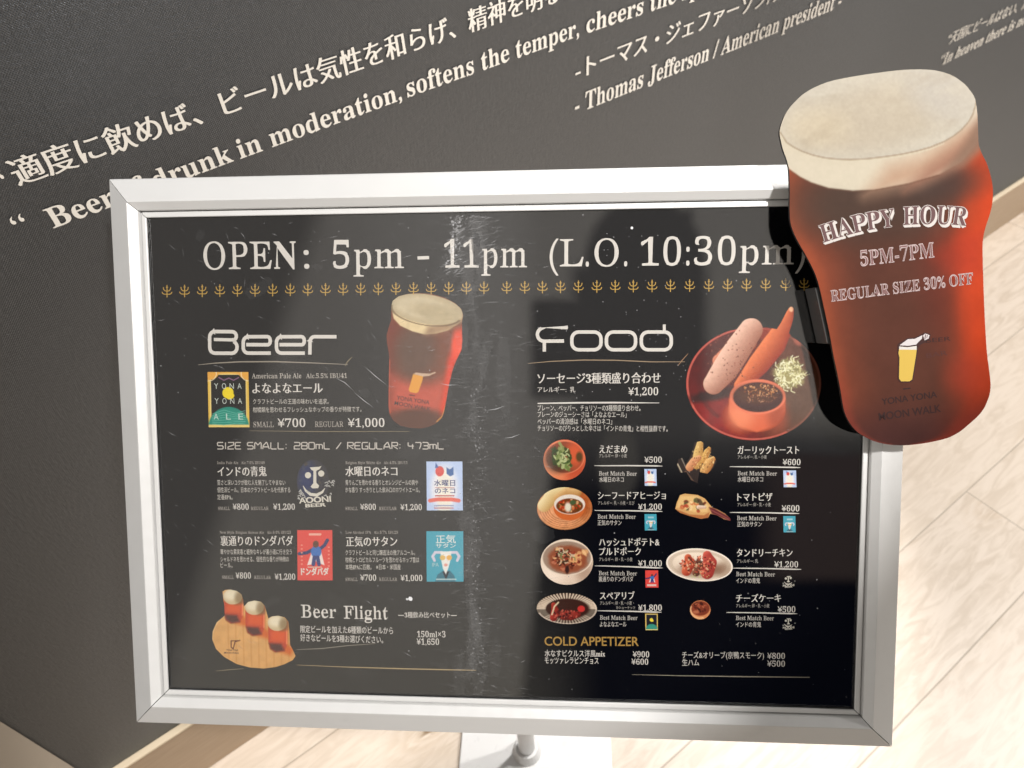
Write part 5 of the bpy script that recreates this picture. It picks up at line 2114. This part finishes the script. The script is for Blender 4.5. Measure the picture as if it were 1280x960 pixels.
# foam band and head
P.poly([(960, 160), (986, 211), (1000, 221), (1013.8, 228), (1035.6, 235), (1066, 238.4), (1092.5, 237), (1136, 229), (1173.5, 218), (1202, 201.5), (1223, 177), (1240, 140), (1100, 60)], (246, 234, 210), 1, 1.6)
P.poly([(1080, 245), (1110, 208), (1150, 196), (1230, 140), (1230, 180), (1202, 203), (1150, 230)], (214, 170, 140), 0.8, 18)
P.poly([(1130, 240), (1160, 208), (1200, 180), (1230, 150), (1230, 180), (1202, 204), (1160, 226)], (178, 124, 102), 0.75, 12)
P.poly([(1180, 214), (1205, 180), (1228, 140), (1228, 182), (1204, 206)], (160, 128, 108), 0.8, 7)
head = [(975.5, 166), (983, 178), (992, 184), (1002.8, 189.4), (1016, 194), (1031, 197.4), (1046, 199), (1062, 199.6), (1084, 198.6), (1105.6, 196), (1126, 193), (1145, 189), (1163, 184), (1180, 177), (1192, 170), (1202, 162),
        (1210, 153), (1215.4, 144), (1219, 132), (1222, 120), (1190, 70), (1000, 70), (960, 140)]
P.poly(head, (233, 224, 207), 1, 1.2)
P.ell(1095, 148, 92, 40, (222, 208, 186), 0.5, 0.9, ang=-12)
P.ell(1175, 120, 40, 26, (224, 216, 204), 0.7, 0.8, ang=25)
P.ell(1020, 160, 40, 24, (238, 222, 194), 0.7, 0.8)
n1 = fnoise(X_ * 0.55 - Y_ * 0.12, Y_ * 1.3 + X_ * 0.25, 26, 3, 4)
hm = inpoly(X_, Y_, head)
P.mixm(np.where(hm, ss(n1, 0.0, 0.4) * 0.30, 0), (200, 184, 160))
P.mixm(np.where(hm, ss(-n1, 0.02, 0.4) * 0.3, 0), (240, 228, 206))
P.line(head[:20], 1.8, (176, 154, 128), 0.6, 1.0)
P.line([(q[0] - 0.5, q[1] + 2.4) for q in head[:14]], 1.5, (246, 234, 208), 0.6)
P.line([(987, 213), (1000, 222), (1013.8, 229), (1035.6, 236), (1066, 239.5), (1092.5, 238), (1136, 230), (1173.5, 219)], 1.6, (120, 84, 68), 0.4, 1.2)
P.grain(0.02, 5, 9)
P.C *= (1 + 0.05 * fnoise(X_, Y_, 3.2, 21, 2) * hm)[:, None]

sign = empty('beer_sign', tuple(CUT.world(np.array([CUT.loc(1110, 540)]))[0]))
tag(sign, 'cut-out pint of red beer board with happy hour lettering at the frame corner', 'cutout sign')
# the board behind the print
OL = CUT.locs(cut_out)[::-1]
if np.sum(OL[:, 0] * np.roll(OL[:, 1], -1) - np.roll(OL[:, 0], -1) * OL[:, 1]) < 0:
    OL = OL[::-1]
v2, f2 = fill([OL])
n = len(OL)
front_v = CUT.world(OL, 0.0)
back_v = CUT.world(OL, -0.0028)
bv = list(front_v) + list(back_v)
bf = [(i, n + i, n + (i + 1) % n, (i + 1) % n) for i in range(n)]
fv3 = CUT.world(v2, 0.0)
bv3 = CUT.world(v2, -0.0028)
k0 = len(bv)
bv += list(fv3)
bf += [tuple(k0 + i for i in q) for q in f2]
k1 = len(bv)
bv += list(bv3)
bf += [tuple(k1 + i for i in q[::-1]) for q in f2]
M_BOARD, _, _ = mat('black_foam_board', (0.012, 0.012, 0.013), 0.6)
mesh('board', bv, bf, M_BOARD, sign)
pr = P.build('beer_print', CUT, 0.00025, sign, k=0.50)

PK = (222, 202, 200)
arcb = [(1028.7, 303.5), (1050, 296.5), (1075, 289.8), (1098, 285.6), (1119, 282.8), (1142, 280.6), (1165, 279.8), (1186, 280.4), (1207, 282.4)]
for s_, i0, i1 in (('HAPPY', 0, 4), ('HOUR', 4, 8)):
    sub = arcb[i0:i1 + 1]
    if s_ == 'HOUR':
        sub = [(1128.5, 281.4)] + sub[1:]
    b = Block(CUT, 0.00045, 0.60)
    ax0, ay0 = sub[0]
    ax1, ay1 = sub[-1]
    one = PXM * 0.97
    for j, (sx_, sy_) in enumerate(((1.9, -2.4), (1.2, -1.6), (0.6, -0.8))):
        b.text(s_, ax0, ay0, ax1, ay1, 22, 'bold', (242, 234, 228), 4, arc=sub, extra=(0.03, 0.03), shift=(sx_ * one, sy_ * one), dz=0.00002 * j)
    b.text(s_, ax0, ay0, ax1, ay1, 22, 'bold', (242, 234, 228), 4, arc=sub, extra=(0.022, 0.022), dz=0.00008)
    b.text(s_, ax0, ay0, ax1, ay1, 22, 'bold', (118, 84, 84), 4, arc=sub, extra=(0.0, 0.002), dz=0.00012)
    b.build('happy_hour_lettering', sign)


def inline_text(s, x0, y0, x1, y1, h):
    b = Block(CUT, 0.00045, 0.60)
    b.text(s, x0, y0, x1, y1, h, 'bold', (228, 206, 204), 4, extra=(0.014, 0.018))
    b.text(s, x0, y0, x1, y1, h, 'bold', (150, 110, 108), 4, extra=(-0.022, -0.028), dz=0.00006)
    return b


inline_text('5PM-7PM', 1075.8, 332.6, 1167.6, 321.4, 18).build('hours_lettering', sign)
inline_text('REGULAR SIZE 30% OFF', 1039, 377, 1216.4, 354.6, 13.5).build('offer_lettering', sign)

b = Block(CUT, 0.00045, 0.60)                        # small glass emblem
DK = (70, 36, 32)
b.poly([(1121.6, 431), (1123, 429), (1134, 422.6), (1143, 422), (1152, 417.6), (1155, 415.6), (1158.6, 416.2), (1163, 418), (1161.6, 424), (1156, 428), (1150, 431), (1147, 436), (1146.4, 444), (1141, 475.6),
        (1137, 478), (1125, 478), (1121.8, 474), (1122.4, 448), (1121.4, 440)], DK)
b.poly([(1123.4, 435.4), (1145.6, 435.8), (1144.8, 443.4), (1139.8, 474.2), (1136.4, 476.6), (1126, 476.6), (1123.4, 472.8), (1124, 447), (1122.8, 442)], (240, 202, 92), dz=0.00003)
b.poly([(1124, 431.6), (1134.5, 424), (1143.6, 423.4), (1152.6, 419), (1152, 423.4), (1148, 427), (1145, 430.6), (1135, 432.2)], (244, 236, 236), dz=0.00003)
b.poly([(1123.6, 433), (1134, 433.8), (1145.4, 432.2), (1145.4, 437.2), (1123.6, 437)], (246, 240, 232), dz=0.00006)
b.poly([(1153.4, 419.4), (1155.6, 417), (1158, 417.4), (1161.6, 419), (1160.4, 423), (1155.4, 425.4)], (244, 232, 232), dz=0.00006)
b.stroke([(1124, 432.4), (1134, 433.4), (1145.4, 431.8)], 1.1, DK, dz=0.0001)
b.stroke([(1156.4, 418), (1155.8, 424)], 1.0, DK, dz=0.0001)
b.stroke([(1158.8, 418.6), (1158, 422.6)], 0.8, DK, dz=0.0001)
b.build('glass_emblem', sign)
b = Block(CUT, 0.00045, 0.60)
DK2 = (56, 28, 26)
b.stroke([(1128.6, 486.2), (1137.6, 485.2)], 1.6, DK2)
b.text('YONA YONA', 1102.5, 506, 1171, 496.6, 7.6, 'sansb', DK2, 3)
b.text('MOON WALK', 1099, 525.4, 1176, 514.6, 9, 'sansb', DK2, 3)
b.build('brand_lettering', sign)
b = Block(CUT, 0.00045, 0.60)
b.text('BEER', 1157, 428.6, 1188, 425.6, 5, 'sans', (66, 32, 28), 2)
b.text('BAR', 1158, 447.6, 1184, 443.6, 5.5, 'sans', (92, 50, 44), 2)
b.build('brand_lettering', sign)

# clear plastic bracket that holds the board off the cover
M_CLIP, nt, p = mat('smoky_plastic', (0.07, 0.07, 0.07), 0.3)
L0 = CUT.loc(1019.5, 358)
L1 = CUT.loc(1034, 432)
pts = CUT.locs([(1020, 359), (1050, 359), (1064, 430), (1035.5, 430)])
vv_ = []
for zz in (-0.0260, -0.0030):
    vv_ += list(CUT.world(pts, zz))
ff = [(3, 2, 1, 0), (4, 5, 6, 7), (0, 1, 5, 4), (1, 2, 6, 5), (2, 3, 7, 6), (3, 0, 4, 7)]
br_ = mesh('bracket', vv_, ff, M_CLIP, sign)
import bmesh
bm = bmesh.new()
bm.from_mesh(br_.data)
bmesh.ops.recalc_face_normals(bm, faces=bm.faces)
bm.to_mesh(br_.data)
bm.free()
bevel(br_, 0.001)
bpy.context.view_layer.update()
